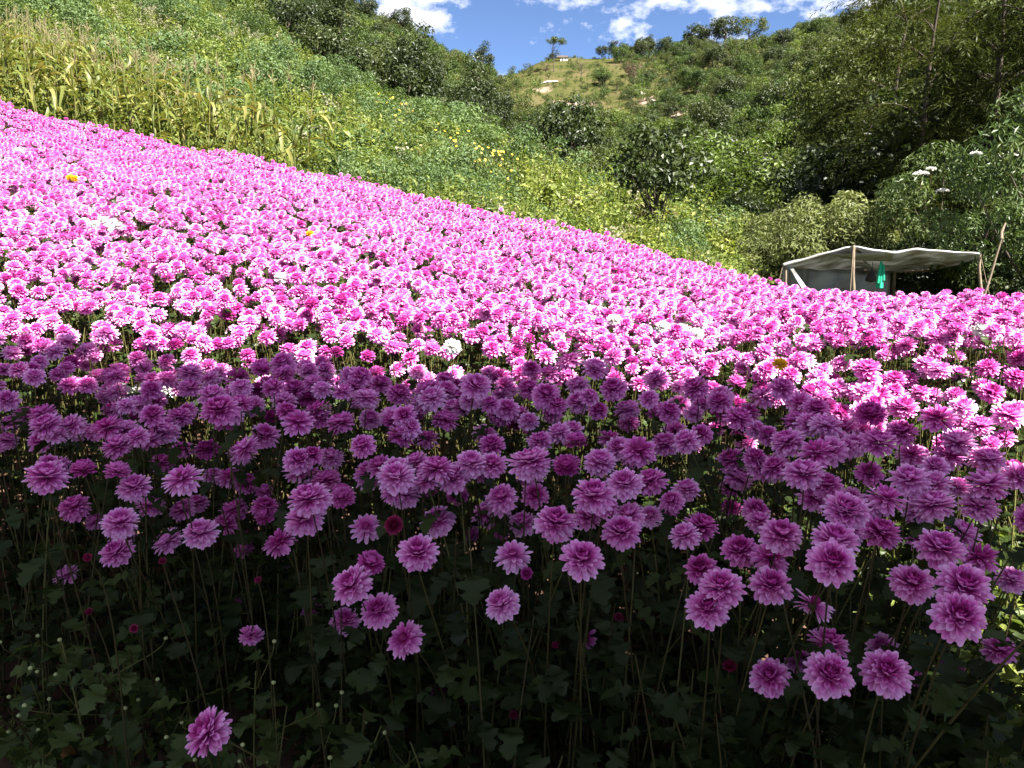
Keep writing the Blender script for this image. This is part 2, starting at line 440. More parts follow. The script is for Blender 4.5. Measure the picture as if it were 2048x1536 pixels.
# ------------------------------------------------------------------ leaves, crowns, trees
def leaf_quads(C, N, L, W, g, droop=0.0):
    """many small leaves: centres C, rough normals N, length L, width W"""
    n = len(C)
    N = N + g.normal(0, .45, (n, 3)); N /= np.linalg.norm(N, axis=1)[:, None]
    T = g.normal(0, 1, (n, 3)); T[:, 2] -= droop
    T -= (T * N).sum(1)[:, None] * N; T /= np.linalg.norm(T, axis=1)[:, None] + 1e-9
    B = np.cross(N, T)
    L = np.broadcast_to(L, (n,))[:, None] * g.uniform(.7, 1.3, (n, 1)); W = np.broadcast_to(W, (n,))[:, None] * g.uniform(.7, 1.3, (n, 1))
    V = np.stack([C - T * L * .5, C + B * W * .5 + N * W * .12, C + T * L * .5 - N * L * .08, C - B * W * .5 + N * W * .12], 1).reshape(-1, 3)
    F = np.arange(4 * n).reshape(-1, 4)
    return V, F
def crown_points(g, n, shape, nblob, blob_r, base=0.0, top_bias=.3):
    """leaf positions and outward normals on clumps spread through an uneven crown"""
    d = g.normal(0, 1, (nblob, 3)); d[:, 2] = np.abs(d[:, 2]) * (1 - top_bias) + d[:, 2] * top_bias + .1
    d /= np.linalg.norm(d, axis=1)[:, None]
    r = g.uniform(.45, 1.0, (nblob, 1)) ** .6
    bc = d * r * np.array(shape)
    bc[:, 2] += base
    br = blob_r * g.uniform(.6, 1.35, nblob)
    k = g.choice(nblob, n, p=br ** 2 / (br ** 2).sum())
    e = g.normal(0, 1, (n, 3)); e[:, 2] += .25
    e /= np.linalg.norm(e, axis=1)[:, None]
    rr = g.uniform(.3, 1.0, (n, 1)) ** .45
    C = bc[k] + e * rr * br[k][:, None] * np.array([1, 1, .78])
    tone = np.clip(.5 + (g.normal(0, .2, nblob))[k] + g.normal(0, .14, n), 0, 1)
    Nn = e * .8 + np.array([0, 0, .35])
    return C, Nn, tone, bc, br
def tree_meshes(name, seed, H, shape, nblob, blob_r, nleaf, L, W, mat, trunk_r=.14, clear=.35, droop=.3, top_bias=.3, bark=None, bend=.1):
    g = np.random.default_rng(seed)
    cz = H - shape[2] * .72
    C, Nn, tone, bc, br = crown_points(g, nleaf, shape, nblob, blob_r, cz, top_bias)
    V, F = leaf_quads(C, Nn, L, W, g, droop)
    crown = MB().add(V, F, np.repeat(tone, 4)).mesh(name + '_crown', mat, smooth=False)
    mb = MB()
    b = g.normal(0, bend, 2) * H
    top = np.array([b[0] * .4, b[1] * .4, cz])
    path = bez(np.array([0, 0, -.3]), np.array([0, 0, H * .25]), np.array([b[0], b[1], H * .4]), top, 9)
    mb.add(*tube(path, np.linspace(trunk_r, trunk_r * .45, 9), 7))
    for k in range(min(nblob, 11)):
        s = path[g.integers(3, 8)]; e = bc[k]
        mid = (s + e) / 2 + np.array([0, 0, -.06 * H * g.uniform(0, 1)])
        mb.add(*tube(bez(s, mid, mid, e, 6), np.linspace(trunk_r * .42, trunk_r * .08, 6), 5))
    trunk = mb.mesh(name + '_trunk', bark or BARK)
    return trunk, crown
def feather_meshes(name, seed, H, spread, nb, mat, trunk_r=.16, L=.20, W=.030, leaf_step=.05, hang=.45):
    """drooping feathery branches hung with narrow leaves"""
    g = np.random.default_rng(seed)
    mb = MB(); Cs, Ns, Ts, tn = [], [], [], []
    trunk = bez(np.array([0, 0, -.4]), np.array([.1, 0, H * .3]), np.array([-.3, .2, H * .6]), np.array([.1, -.1, H * .95]), 12)
    mb.add(*tube(trunk, np.linspace(trunk_r, trunk_r * .2, 12), 7))
    for k in range(nb):
        s = trunk[g.integers(3, 12)]; a = g.uniform(0, 2 * math.pi); r = spread * g.uniform(.45, 1)
        out = np.array([math.cos(a), math.sin(a), 0])
        p = bez(s, s + out * r * .4 + [0, 0, .35 * r], s + out * r * .85 + [0, 0, .3 * r], s + out * r + [0, 0, -.25 * r * hang], 14)
        mb.add(*tube(p, np.linspace(trunk_r * .15, .005, 14), 4))
        tb = g.normal(.5, .2)
        for q in range(4, 14):
            for s2 in range(3):
                o2 = g.normal(0, 1, 3); o2[2] = -abs(o2[2]) * .5; o2 = o2 / np.linalg.norm(o2) + out * .5
                ln = g.uniform(.5, 1.1) * min(1, spread / 3)
                tw = bez(p[q], p[q] + o2 * ln * .4 + [0, 0, .08], p[q] + o2 * ln * .8, p[q] + o2 * ln + [0, 0, -.35 * ln * hang], max(3, int(ln / leaf_step)))
                dirs = np.gradient(tw, axis=0); dirs /= np.linalg.norm(dirs, axis=1)[:, None] + 1e-9
                for sd in (-1, 1):
                    side = np.cross(dirs, [0, 0, 1.0]); side /= np.linalg.norm(side, axis=1)[:, None] + 1e-9
                    T = dirs * .6 + side * sd * .8 + g.normal(0, .25, dirs.shape); T[:, 2] -= .10
                    T /= np.linalg.norm(T, axis=1)[:, None]
                    Cs.append(tw + T * L * .5); Ts.append(T); Ns.append(g.normal(0, .4, T.shape) + [0, 0, 1]); tn.append(np.clip(g.normal(tb, .12, len(T)), 0, 1))
    C = np.concatenate(Cs); T = np.concatenate(Ts); N = np.concatenate(Ns); tone = np.concatenate(tn)
    N -= (N * T).sum(1)[:, None] * T; N /= np.linalg.norm(N, axis=1)[:, None]; B = np.cross(N, T)
    n = len(C); l = g.uniform(.6, 1.2, (n, 1)) * L
    V = np.stack([C - T * l * .5, C + B * W * .5, C + T * l * .5, C - B * W * .5], 1).reshape(-1, 3)
    crown = MB().add(V, np.arange(4 * n).reshape(-1, 4), np.repeat(tone, 4)).mesh(name + '_crown', mat, smooth=False)
    return mb.mesh(name + '_trunk', BARK), crown
def bare_tree_meshes(name, seed, H, mat_leaf, nleaf):
    g = np.random.default_rng(seed); mb = MB(); C = []
    tr = bez(np.zeros(3), np.array([0, 0, H * .3]), np.array([.2, 0, H * .4]), np.array([0, .1, H * .55]), 6)
    mb.add(*tube(tr, np.linspace(.16, .09, 6), 5))
    for k in range(16):
        s = tr[g.integers(2, 6)]; a = g.uniform(0, 6.28); r = H * g.uniform(.2, .42)
        e = s + np.array([math.cos(a) * r, math.sin(a) * r, H * g.uniform(.15, .5)])
        p = bez(s, s * .6 + e * .4 + [0, 0, .2], s * .3 + e * .7, e, 6); mb.add(*tube(p, np.linspace(.06, .015, 6), 4))
        for q in range(5):
            e2 = p[g.integers(2, 6)]; e3 = e2 + g.normal(0, H * .09, 3) + [0, 0, H * .06]
            mb.add(*tube(np.stack([e2, (e2 + e3) / 2, e3]), np.array([.025, .018, .008]), 3)); C.append(e3); C.append((e2 + e3) / 2)
    C = np.array(C); C = C[g.integers(0, len(C), nleaf)] + g.normal(0, .25, (nleaf, 3))
    V, F = leaf_quads(C, g.normal(0, 1, (nleaf, 3)), .22, .12, g)
    return mb.mesh(name + '_trunk', BARK), MB().add(V, F, np.repeat(g.uniform(0, 1, nleaf), 4)).mesh(name + '_crown', mat_leaf, smooth=False)

KINDS = {
    'round_dark': [tree_meshes('round_dark', s, 6.0, (2.5, 2.5, 2.1), 34, .95, 3400, .30, .17, TDARK, .2, top_bias=.85) for s in (11, 12, 13)],
    'round_green': [tree_meshes('round_green', s, 5.0, (2.3, 2.3, 1.8), 32, .85, 3200, .26, .14, TMID, .16, top_bias=.85) for s in (21, 22, 23)],
    'olive_wide': [tree_meshes('olive_wide', s, 5.0, (2.7, 2.7, 1.7), 34, .75, 3200, .24, .12, TOLIVE, .16, droop=.1, top_bias=.7) for s in (31, 32, 33)],
    'bright_bush': [tree_meshes('bright_bush', s, 2.6, (1.6, 1.6, 1.5), 22, .6, 2600, .17, .085, TBRIGHT, .06, droop=.2, top_bias=.9) for s in (41, 42)],
    'tall_dark': [tree_meshes('tall_dark', s, 8.5, (2.0, 2.0, 3.4), 34, .95, 3400, .30, .16, TDARK, .2, top_bias=.85) for s in (51, 52)],
    'big_leaf': [tree_meshes('big_leaf', s, 4.0, (1.15, 1.15, 1.6), 26, .48, 1700, .20, .11, TDARK, .08, droop=.9, top_bias=.7) for s in (61,)],
    'grey_bush': [tree_meshes('grey_bush', s, 2.4, (1.5, 1.2, 1.3), 26, .45, 4200, .15, .042, TGREY, .05, droop=-.5, top_bias=.9) for s in (71, 72)],
    'elder': [tree_meshes('elder', s, 4.4, (1.9, 1.6, 2.1), 30, .5, 5200, .17, .050, TGLOSS, .07, droop=1.6, top_bias=.9) for s in (81, 82)],
    'feathery': [feather_meshes('feathery', s, 9.0, 3.6, 30, TFEATH) for s in (91, 92)],
    'layered': [tree_meshes('layered', s, 7.5, (3.6, 3.4, 2.6), 44, 1.0, 9000, .24, .11, TOLIVE, .16, droop=.1, top_bias=.8) for s in (35, 36)],
    'shade': [tree_meshes('shade', 95, 6.2, (1.5, 1.5, 1.2), 34, .64, 10500, .22, .14, TDARK, .12, droop=.3, top_bias=1.0),
              tree_meshes('shade', 96, 7.0, (2.4, 2.4, 2.0), 34, 1.0, 9000, .30, .18, TDARK, .18, droop=.3, top_bias=.8)],
    'bare_grey': [bare_tree_meshes('bare_grey', 101, 8, TBROWN, 260)],
    'bare_red': [bare_tree_meshes('bare_red', 102, 8, leafy('rusty_leaf', [(0, (.11, .05, .03)), (1, (.20, .11, .06))], .25), 900)],
    'flat_top': [tree_meshes('flat_top', 105, 9.5, (3.2, 3.2, 1.6), 16, 1.05, 1500, .40, .18, TOLIVE, .17, droop=0, top_bias=.1)],
}
TREES = []
def tree(kind, x, y, s, name, label, cat='tree', group=None, v=None, sz=1.0, rz=None, z=None, parts=('trunk', 'crown')):
    ms = KINDS[kind]; ms = ms[random.randrange(len(ms)) if v is None else v]
    e = empty(name, (x, y, gz(x, y) if z is None else z))
    e.rotation_euler = (0, 0, random.uniform(0, 6.28) if rz is None else rz); e.scale = (s, s, s * sz)
    tag(e, label, cat, group)
    obj(parts[0], ms[0], e); obj(parts[1], ms[1], e)
    TREES.append((x, y, s)); return e
def tree_px(kind, px, pybase, hpx, *a, H=None, dist=None, **k):
    """a tree whose foot stands at that spot of the hillside and that is hpx tall from there"""
    p = pix_y(px, pybase, dist) if dist else hit(px, pybase)
    me = KINDS[kind][0][1]; co_ = np.empty(len(me.vertices) * 3, np.float32); me.vertices.foreach_get('co', co_); top = float(np.percentile(co_[2::3], 99.5))
    s = hpx / FPX * p[1] / top
    return tree(kind, p[0], p[1], s, *a, z=gz(p[0], p[1]) - (0 if kind in ('flat_top', 'bare_grey', 'bare_red') else .9 * s), **k)

# --- trees that stand out
G_RIDGE = 'trees along the ridge against the sky'
tree_px('round_dark', 640, 135, 135, 'evergreen_tree', 'broad blackish evergreen tree above the bright weeds on the left slope', v=0, dist=68)
tree_px('round_dark', 590, 115, 120, 'evergreen_tree', 'dark evergreen tree at the top of the weedy slope beside the broad blackish one', v=1, dist=72)
tree_px('round_dark', 705, 160, 110, 'evergreen_tree', 'dark evergreen tree downhill of the broad blackish one on the left slope', v=2, dist=72)
tree_px('tall_dark', 970, 160, 78, 'ridge_tree', 'dark upright tree at the lower end of the left ridge beside the sky gap', v=0)
tree_px('flat_top', 1108, 143, 62, 'umbrella_tree', 'tall thin-trunked tree with a loose spreading crown on the grassy hilltop', v=0)
tree_px('round_dark', 1080, 122, 24, 'hill_bush', 'small round dark tree standing on the grassy hilltop skyline', v=1)
tree_px('bare_grey', 1162, 163, 46, 'bare_tree', 'nearly leafless grey tree on the grassy hill below the hut', v=0)
tree_px('bare_grey', 1092, 152, 28, 'bare_tree', 'small bare grey tree beside the tall thin-trunked tree', v=0)
tree_px('bare_red', 1267, 178, 52, 'rusty_tree', 'rusty brown half-bare tree above the pale rock streak', v=0)
tree_px('round_dark', 1206, 172, 24, 'hill_bush', 'small dark round bush alone on the grassy slope', v=2)
for px, py, h, kd, lb in [(1395, 108, 62, 'round_dark', 'dark wind-leaning tree at the start of the right ridge'),
                          (1450, 100, 66, 'round_dark', 'broad dark tree on the right ridge under the white cloud'),
                          (1500, 92, 60, 'olive_wide', 'wide olive tree on the right ridge between two dark ones'),
                          (1545, 84, 66, 'round_dark', 'dense dark tree on the right ridge below the tallest one'),
                          (1588, 72, 78, 'tall_dark', 'tallest dark tree rising from the right ridge into the cloud'),
                          (1640, 82, 52, 'round_green', 'low green tree on the ridge right of the tallest tree'),
                          (1300, 115, 46, 'tall_dark', 'upright dark green tree on the middle of the far skyline')]:
    tree_px(kd, px, py, h, 'ridge_tree', lb)
tree('big_leaf', *pix_y(1312, 480, 20)[:2], .84, 'broadleaf_tree', 'dark broad-leaved young tree standing alone at the edge of the flower field', v=0)
tree('big_leaf', *pix_y(1140, 300, 52)[:2], 1.5, 'broadleaf_tree', 'dark broad-leaved tree in the valley behind the yellow wildflowers', v=0, rz=2.0)
for k, (px, d, s) in enumerate([(1395, 30, 1.15), (1455, 33, 1.35), (1500, 36, 1.25), (1430, 40, 1.7), (1360, 38, 1.3), (1490, 27, .9)]):
    tree('bright_bush', *pix_y(px, 450, d)[:2], s, 'leafy_bush', 'sunny yellow-green bush in the hollow right of the lone dark tree', 'bush', 'bright bushes in the hollow', parts=('stem', 'foliage'))
for k, (px, d, s, z) in enumerate([(1560, 19.5, .80, 0), (1610, 20, 1.0, 0), (1665, 20.5, 1.12, 0), (1715, 20.5, 1.0, 0), (1745, 21.5, 1.0, 0), (1530, 22, .8, 0)]):
    tree('grey_bush', *pix_y(px, 500, d)[:2], s, 'grey_green_bush', 'grey-green narrow-leaved bush crowding behind the plastic shelter', 'bush', 'grey-green bushes behind the shelter', sz=1.05, parts=('stem', 'foliage'))
for px, d, s, v, lb in [(1830, 25, 1.0, 0, 'feathery drooping tree right behind the roof of the shelter'), (1960, 23, 1.1, 1, 'feathery drooping tree between the shelter and the elder bushes'),
                        (2080, 20.5, 1.05, 0, 'feathery drooping tree rising directly over the elder bushes'), (1770, 33, 1.05, 1, 'feathery tree behind the grey-green bushes at the dark hollow'),
                        (2200, 26, 1.2, 0, 'feathery tree beyond the elder bushes away from the shelter')]:
    tree('feathery', *pix_y(px, 500, d)[:2], s, 'feathery_tree', lb, 'tree', 'feathery trees behind the shelter', v=v)
for px, d, s, v, lb in [(1690, 27, .72, 0, 'dense dark round tree between the grey-green bushes and the feathery trees'), (1765, 27, .85, 1, 'dense dark round tree deep behind the middle of the shelter'), (1835, 29, 1.0, 2, 'large dense dark round tree behind the shelter roof'),
                        (1905, 26.5, .85, 0, 'dense dark round tree between shelter and elder bushes'), (1975, 28, 1.05, 1, 'large dense dark round tree behind the elder bushes'), (2050, 25, .95, 2, 'dense dark round tree over the tall elder bush')]:
    tree('round_dark', *pix_y(px, 480, d)[:2], s, 'dark_tree', lb, 'tree', 'dark trees behind the shelter', v=v)
el = []
for px, d, s, v, lb in [(1700, 42, 1.0, 0, 'big layered olive tree above the dark hollow'), (1790, 38, .95, 1, 'big layered olive tree above the feathery trees of the shelter'), (1890, 40, 1.15, 0, 'huge spreading olive tree high behind the shelter'),
                        (1990, 34, 1.1, 1, 'huge spreading olive tree high behind the elder bushes'), (2090, 30, 1.05, 0, 'big layered olive tree beyond the elder bushes')]:
    tree('layered', *pix_y(px, 400, d)[:2], s, 'olive_tree', lb, 'tree', 'big olive trees above the shelter', v=v, sz=1.15)
for px, d, s, v, lb in [(1985, 16.8, .80, 0, 'glossy-leaved elder bush with the largest cream flower heads beside the leaning poles'),
                        (2085, 16.0, .98, 1, 'tall glossy-leaved elder bush behind the leaning poles'),
                        (1880, 19.3, .80, 1, 'low glossy elder bush with a cream flower head just behind the shelter roof'),
                        (1800, 20.5, .72, 0, 'small glossy elder bush at the dark tree edge behind the shelter')]:
    e = tree('elder', *pix_y(px, 500, d)[:2], s, 'elder_bush', lb, 'bush', 'elder bushes by the shelter', v=v, rz=k * 1.3, parts=('stem', 'foliage')); el.append((e, d))
def umbel(e, px, py, d, r):
    g = np.random.default_rng(int(px)); mb = MB(); n = 260
    a = g.uniform(0, 6.28, n); q = np.sqrt(g.uniform(0, 1, n)) * r
    C = np.stack([np.cos(a) * q, np.sin(a) * q, .28 * r * (1 - (q / r) ** 2) + g.normal(0, .01, n)], 1)
    V, F = leaf_quads(C, np.tile([0, 0, 1.0], (n, 1)), .035, .03, g); mb.add(V, F, np.repeat(g.uniform(.2, .6, n), 4), 0)
    mb.add(*tube(np.array([[0, 0, -.35], [.02, 0, -.15], [0, 0, 0]]), .012, 4), .5, 1)
    o = obj('flower_head', mb.mesh('elder_flower_head', [WHITE, STEM]), e)
    o.matrix_parent_inverse = (Matrix.Translation(e.location) @ e.rotation_euler.to_matrix().to_4x4() @ Matrix.Diagonal((*e.scale, 1))).inverted()
    o.location = pix_y(px, py, d)
for i, px, py, d, r in [(0, 2015, 312, 15.6, .17), (0, 1952, 308, 15.7, .10), (2, 1842, 348, 18.0, .17), (2, 1862, 338, 18.1, .10), (0, 1885, 382, 16.2, .12)]:
    umbel(el[i][0], px, py, d, r)

# --- the wooded hillsides
ZONES = [  # px range, depth range, count, kinds, name, label, group, size range
    ((560, 1000), (75, 215), 62, ['round_dark', 'round_green', 'tall_dark', 'olive_wide'], 'forest_tree', 'on the steep forested hillside above the weedy slope', 'forest trees on the left hillside', (.75, 1.25)),
    ((800, 1320), (55, 150), 52, ['olive_wide', 'round_green', 'round_dark', 'olive_wide'], 'valley_tree', 'in the valley between weedy slope and grassy hill', 'trees in the valley bottom', (.55, 1.0)),
    ((1180, 1420), (215, 285), 40, ['round_dark', 'round_green', 'olive_wide'], 'skyline_tree', 'in the skyline wood beside the hilltop hut', 'trees of the far skyline wood', (.7, 1.2)),
    ((1330, 1760), (60, 250), 74, ['olive_wide', 'round_green', 'round_dark', 'olive_wide'], 'hillside_tree', 'on the hillside between the pale rocks and the ridge', 'trees on the right hillside', (.65, 1.2)),
    ((1640, 2200), (38, 120), 44, ['round_dark', 'round_green', 'olive_wide'], 'woodland_tree', 'high on the slope above the shelter', 'trees high above the shelter', (.75, 1.2)),
    ((1500, 1780), (24, 48), 16, ['round_dark', 'round_dark', 'round_green'], 'woodland_tree', 'in the dark hollow behind the grey-green bushes', 'dark trees behind the grey-green bushes', (.42, .7)),
]
for (pa, pb), (da, db), cnt, kinds, nm, lb, grp, (sa, sb) in ZONES:
    placed = []
    tries = 0
    while len(placed) < cnt and tries < 4000:
        tries += 1
        px = random.uniform(pa, pb); d = da * (db / da) ** random.uniform(0, 1)
        x = (px - 1024) / FPX / 1.03 * d; s = random.uniform(sa, sb)
        z = gz(x, d); qx, qy, _ = project((x, d, z))
        if 995 < qx < 1200 and qy < 235 and d > 115: continue            # the open grassy hill
        if 1180 < qx < 1345 and 130 < qy < 215 and random.random() < .8: continue
        if any((x - a) ** 2 + (d - b) ** 2 < (2.1 * s) ** 2 + (d * .012) ** 2 for a, b in placed): continue
        kd = random.choice(kinds); f_ = (s - sa) / (sb - sa)
        ad = ('large ' if f_ > .66 else ('small ' if f_ < .33 else '')) + {'round_dark': 'dark round-crowned', 'round_green': 'mid-green rounded', 'tall_dark': 'tall dark', 'olive_wide': 'spreading olive'}[kd]
        ud = 'lower ' if d < da * (db / da) ** .4 else 'upper '
        placed.append((x, d)); tree(kd, x, d, s, nm, f'{ad} tree {lb}, {ud}part', 'tree', f'{ad} trees {lb}, {ud}part', z=gz(x, d) - 1.0 * s)

# --- trees behind the photographer that shade the front of the bed
shade_h = 4.05
k_ = (shade_h + .35) / math.tan(SUN_EL)
for shx, shy, ss, lb in [(-.50, .98, .70, 'dense dark tree behind the path at the budding end of the bed'), (.05, 1.02, .70, 'dense dark tree behind the path shading the middle of the bed'),
                         (.36, .92, .66, 'dense dark tree behind the path at the sunlit end of the bed')]:
    x_, y_ = shx + SUN_AZ.x * k_, shy + SUN_AZ.y * k_
    tree('shade', x_, y_, ss, 'shade_tree', lb, v=0, z=gz(x_, y_) - .0, sz=(shade_h + EYE) / (5.34 * ss))
for x_, y_, ss in [(18.5, 19.0, 1.35), (23.0, 25.0, 1.6)]:  # unseen trees added to cast shade on the wood behind the shelter
    tree('shade', x_, y_, ss, 'unseen_shading_tree', 'massive dense unseen tree added beyond the elder bushes to shade the wood', 'tree', 'unseen shading trees beyond the elders', v=1)
for x, y in [(-4.2, -5.5), (7.5, -6.0)]:  # unseen trees added to keep sky light off the bed
    tree('shade', x, y, 1.0, 'unseen_shading_tree', 'dense dark unseen tree added behind the viewpoint to block sky light', 'tree', 'added trees blocking sky light behind the viewpoint', v=1)

# --- weeds and scrub that nobody could count
def weed_mesh(seed, H, r, n, L, W, mats, plume=0):
    g = np.random.default_rng(seed); mb = MB()
    ns = 9
    a = g.uniform(0, 6.28, ns); q = g.uniform(.1, r, ns); hh = H * g.uniform(.6, 1.1, ns)
    C = []; N = []
    for k in range(ns):
        b = np.array([math.cos(a[k]) * q[k] * .5, math.sin(a[k]) * q[k] * .5, -.1]); t = np.array([math.cos(a[k]) * q[k], math.sin(a[k]) * q[k], hh[k]])
        p = bez(b, b + [0, 0, hh[k] * .4], t - [0, 0, hh[k] * .3], t, 6)
        mb.add(*tube(p, np.linspace(.010, .004, 6), 3), .35)
        m = n // ns; s = g.uniform(.12, 1, m) ** .8
        base = b[None] + (t - b)[None] * s[:, None]
        ang = g.uniform(0, 6.28, m); rad = (.05 + .16 * (1 - s)) * g.uniform(.4, 1.2, m) * (r / .4)
        C.append(base + np.stack([np.cos(ang) * rad, np.sin(ang) * rad, g.normal(0, .03, m)], 1)); N.append(np.stack([np.cos(ang) * .5, np.sin(ang) * .5, np.ones(m)], 1))
        if plume and g.random() < plume:
            mm = 40; pc = t + np.stack([g.normal(0, .05, mm), g.normal(0, .05, mm), g.uniform(-.02, .2, mm)], 1)
            V, F = leaf_quads(pc, g.normal(0, 1, (mm, 3)), .045, .03, g); mb.add(V, F, np.repeat(g.uniform(0, 1, mm), 4), 1)
    C = np.concatenate(C); N = np.concatenate(N)
    V, F = leaf_quads(C, N, L, W, g, .2)
    mb.add(V, F, np.repeat(np.clip(g.normal(.5, .2, len(C)), 0, 1), 4), 0)
    return mb.mesh('weed_clump', mats, smooth=False)
def kinds_from(meshes, nm): return [obj(nm, m, link=False) for m in meshes]
weeds = kinds_from([weed_mesh(200 + k, h, .42, 380, l, l * .5, [m_, PLUME], pl_) for k, (m_, h, l, pl_) in enumerate([(WEED, .8, .075, 0), (WEED, .95, .06, 0), (WEED, .7, .10, 0), (WEEDB, .85, .09, 0), (WEED, 1.0, .065, 0), (WEED, .9, .06, 0), (WEED, 1.1, .07, .03), (WEEDO, .85, .06, .06), (WEED, .75, .11, 0)])], 'weed_clump')
plumed = kinds_from([weed_mesh(210 + k, 1.25, .45, 330, .09, .04, [WEED, PLUME], .7) for k in range(3)], 'plumed_weed')
scrubs = kinds_from([tree_meshes('scrub', 220 + k, 2.2, (1.5, 1.5, 1.2), 14, .6, 700, .24, .13, [TMID, TOLIVE, TBRIGHT, TDARK][k], .05, top_bias=.9)[1] for k in range(4)], 'scrub')

def spread(n, pxr, dr, keep):
    P = []
    while len(P) < n:
        px = rng.uniform(*pxr, 4000); d = dr[0] * (dr[1] / dr[0]) ** rng.uniform(0, 1, 4000)
        x = (px - 1024) / FPX / 1.03 * d; z = ground(x, d)
        ok = keep(px, d, x, z)
        P += list(np.stack([x, d, z], 1)[ok])
    return np.array(P[:n])
def crest(px):   # depth where the weedy slope ends, by column
    return np.interp(px, [0, 300, 550, 760, 985, 1100, 1300, 1500], [80, 75, 66, 56, 44, 38, 30, 26])
def in_spur(px, d, x, z):
    far = field_far_y(x / d)
    return (d > far + .5) & (d < crest(px))
CORN_EDGE = lambda px: np.interp(px, [0, 300, 650], [27, 19, 13.5])
def in_weed(px, d, x, z):
    return in_spur(px, d, x, z) & ((d > CORN_EDGE(px)) | (px > 640) | (rng.uniform(0, 1, len(px)) < .12))
P = spread(8200, (-250, 1520), (9, 80), in_weed)
n = len(P)
P[:, 2] -= .05
patch = .5 + .25 * np.sin(P[:, 0] * .9 + 1.7 * np.sin(P[:, 1] * .5)) + .25 * np.sin(P[:, 1] * 1.1 + P[:, 0] * .55)
tag(scatter('weeds', weeds, P, np.stack([rng.normal(0, .12, n), rng.normal(0, .12, n), rng.uniform(0, 6.28, n)], 1), rng.uniform(.6, 1.2, n) * (.55 + .95 * patch) * np.clip(P[:, 1] / 16, .7, 1.35)),
    'bright green weeds covering the slope behind the flower field', 'weeds')
shrubby = kinds_from([tree_meshes('slope_shrub', 230 + k, 1.7, (.95, .95, .9), 16, .36, 1500, .10, .05, m_, .03, droop=-.2, top_bias=.9)[1] for k, m_ in enumerate([WEED, TBRIGHT, WEEDB, TMID])], 'slope_shrub')
def in_shrub(px, d, x, z):
    return in_spur(px, d, x, z) & (d > CORN_EDGE(px) + .5) & (np.sin(x * .8 + 3) + np.sin(d * .45 + x * .3) + rng.normal(0, .7, len(x)) > .5)
P = spread(620, (-100, 1480), (10, 78), in_shrub); n = len(P)
tag(scatter('slope_shrubs', shrubby, P, np.stack([rng.normal(0, .1, n), rng.normal(0, .1, n), rng.uniform(0, 6.28, n)], 1), rng.uniform(.45, 1.0, n) * np.clip(P[:, 1] / 22, .7, 1.5)),
    'soft leafy shrubs mixed into the weeds of the green slope', 'shrubs')
def in_plume(px, d, x, z):
    w = np.sin(x * .35 + 1) + np.sin(d * .22 + x * .11)
    return in_spur(px, d, x, z) & (d > CORN_EDGE(px)) & (w > .9)
P = spread(260, (150, 1030), (22, 75), in_plume); n = len(P)
tag(scatter('plumed_weeds', plumed, P, np.stack([np.zeros(n), np.zeros(n), rng.uniform(0, 6.28, n)], 1), rng.uniform(.6, 1.0, n) * np.clip(P[:, 1] / 24, .8, 1.25)),
    'tall weeds with pale cream plumes scattered over the green slope', 'weeds')
def in_scrub(px, d, x, z):
    P_ = np.stack([x, d, z], 1); qx, qy, _ = project(P_)
    grass = (qx > 985) & (qx < 1225) & (qy < 238) & (d > 130)
    semi = (qx > 1180) & (qx < 1400) & (qy > 135) & (qy < 245) & (d > 120)
    u = rng.uniform(0, 1, len(px))
    return (d > np.maximum(crest(px) - 2, 24)) & ~(grass & (u > .16)) & ~(semi & (u > .5))
P = spread(7400, (450, 2350), (22, 300), in_scrub); n = len(P)
tag(scatter('scrub', scrubs, P, np.stack([rng.normal(0, .1, n), rng.normal(0, .1, n), rng.uniform(0, 6.28, n)], 1), rng.uniform(.45, 1.15, n) * np.clip(P[:, 1] / 70, .5, 1.25)),
    'mixed green scrub filling the hillsides between the trees', 'scrub')

def in_tuft(px, d, x, z):
    qx, qy, _ = project(np.stack([x, d, z], 1))
    return (qx > 985) & (qx < 1345) & (qy < 225) & (d > 130)
P = spread(1500, (960, 1380), (130, 290), in_tuft); n = len(P)
tag(scatter('hill_grass', kinds_from([o_.data for o_ in scrubs[1:3]] + [o_.data for o_ in weeds[:2]], 'grass_tuft'), P, np.stack([rng.normal(0, .1, n), rng.normal(0, .1, n), rng.uniform(0, 6.28, n)], 1), rng.uniform(.12, .42, n)),
    'rough grass tufts and low herbs on the open hilltop', 'grass')
for px, d, s_ in [(1835, 18.6, .30), (1880, 18.9, .34), (1925, 18.4, .30), (1965, 17.2, .26), (2010, 17.0, .30), (1800, 19.2, .30), (2055, 15.6, .28)]:  # thicket bushes whose dark leaf colour stands in for the deep shade here
    tree('round_dark', *pix_y(px, 540, d)[:2], s_, 'thicket_bush', 'low thicket bush under the elders beside the shelter, dark leaves standing in for shade', 'bush', 'thicket bushes beside the shelter', parts=('stem', 'foliage'))

# ------------------------------------------------------------------ hut and rocks on the far hill
hp = hit(1128, 122); hs = hp[1] / FPX
hut = empty('hut', hp); tag(hut, 'tiny white-walled hut with dark roof on the grassy hilltop', 'hut')
w_ = 13 * hs; h_ = 7 * hs
obj('wall', MB().add(*box(-w_ / 2, w_ / 2, 0, w_ * .6, -1, h_)).mesh('hut_wall', HUTWALL, False), hut)
V = np.array([[-w_ * 1.1, -w_ * .12, h_ * .9], [w_ * .62, -w_ * .12, h_ * .9], [w_ * .62, w_ * .75, h_ * .9], [-w_ * 1.1, w_ * .75, h_ * .9], [-w_ * .9, w_ * .3, h_ * 1.55], [w_ * .45, w_ * .3, h_ * 1.55]])
mb = MB(); mb.add(V, np.array([[0, 1, 5, 4], [2, 3, 4, 5], [3, 2, 1, 0]])); mb.add(V, np.array([[1, 2, 5], [3, 0, 4]]))
obj('roof', mb.mesh('hut_roof', HUTROOF, False), hut)
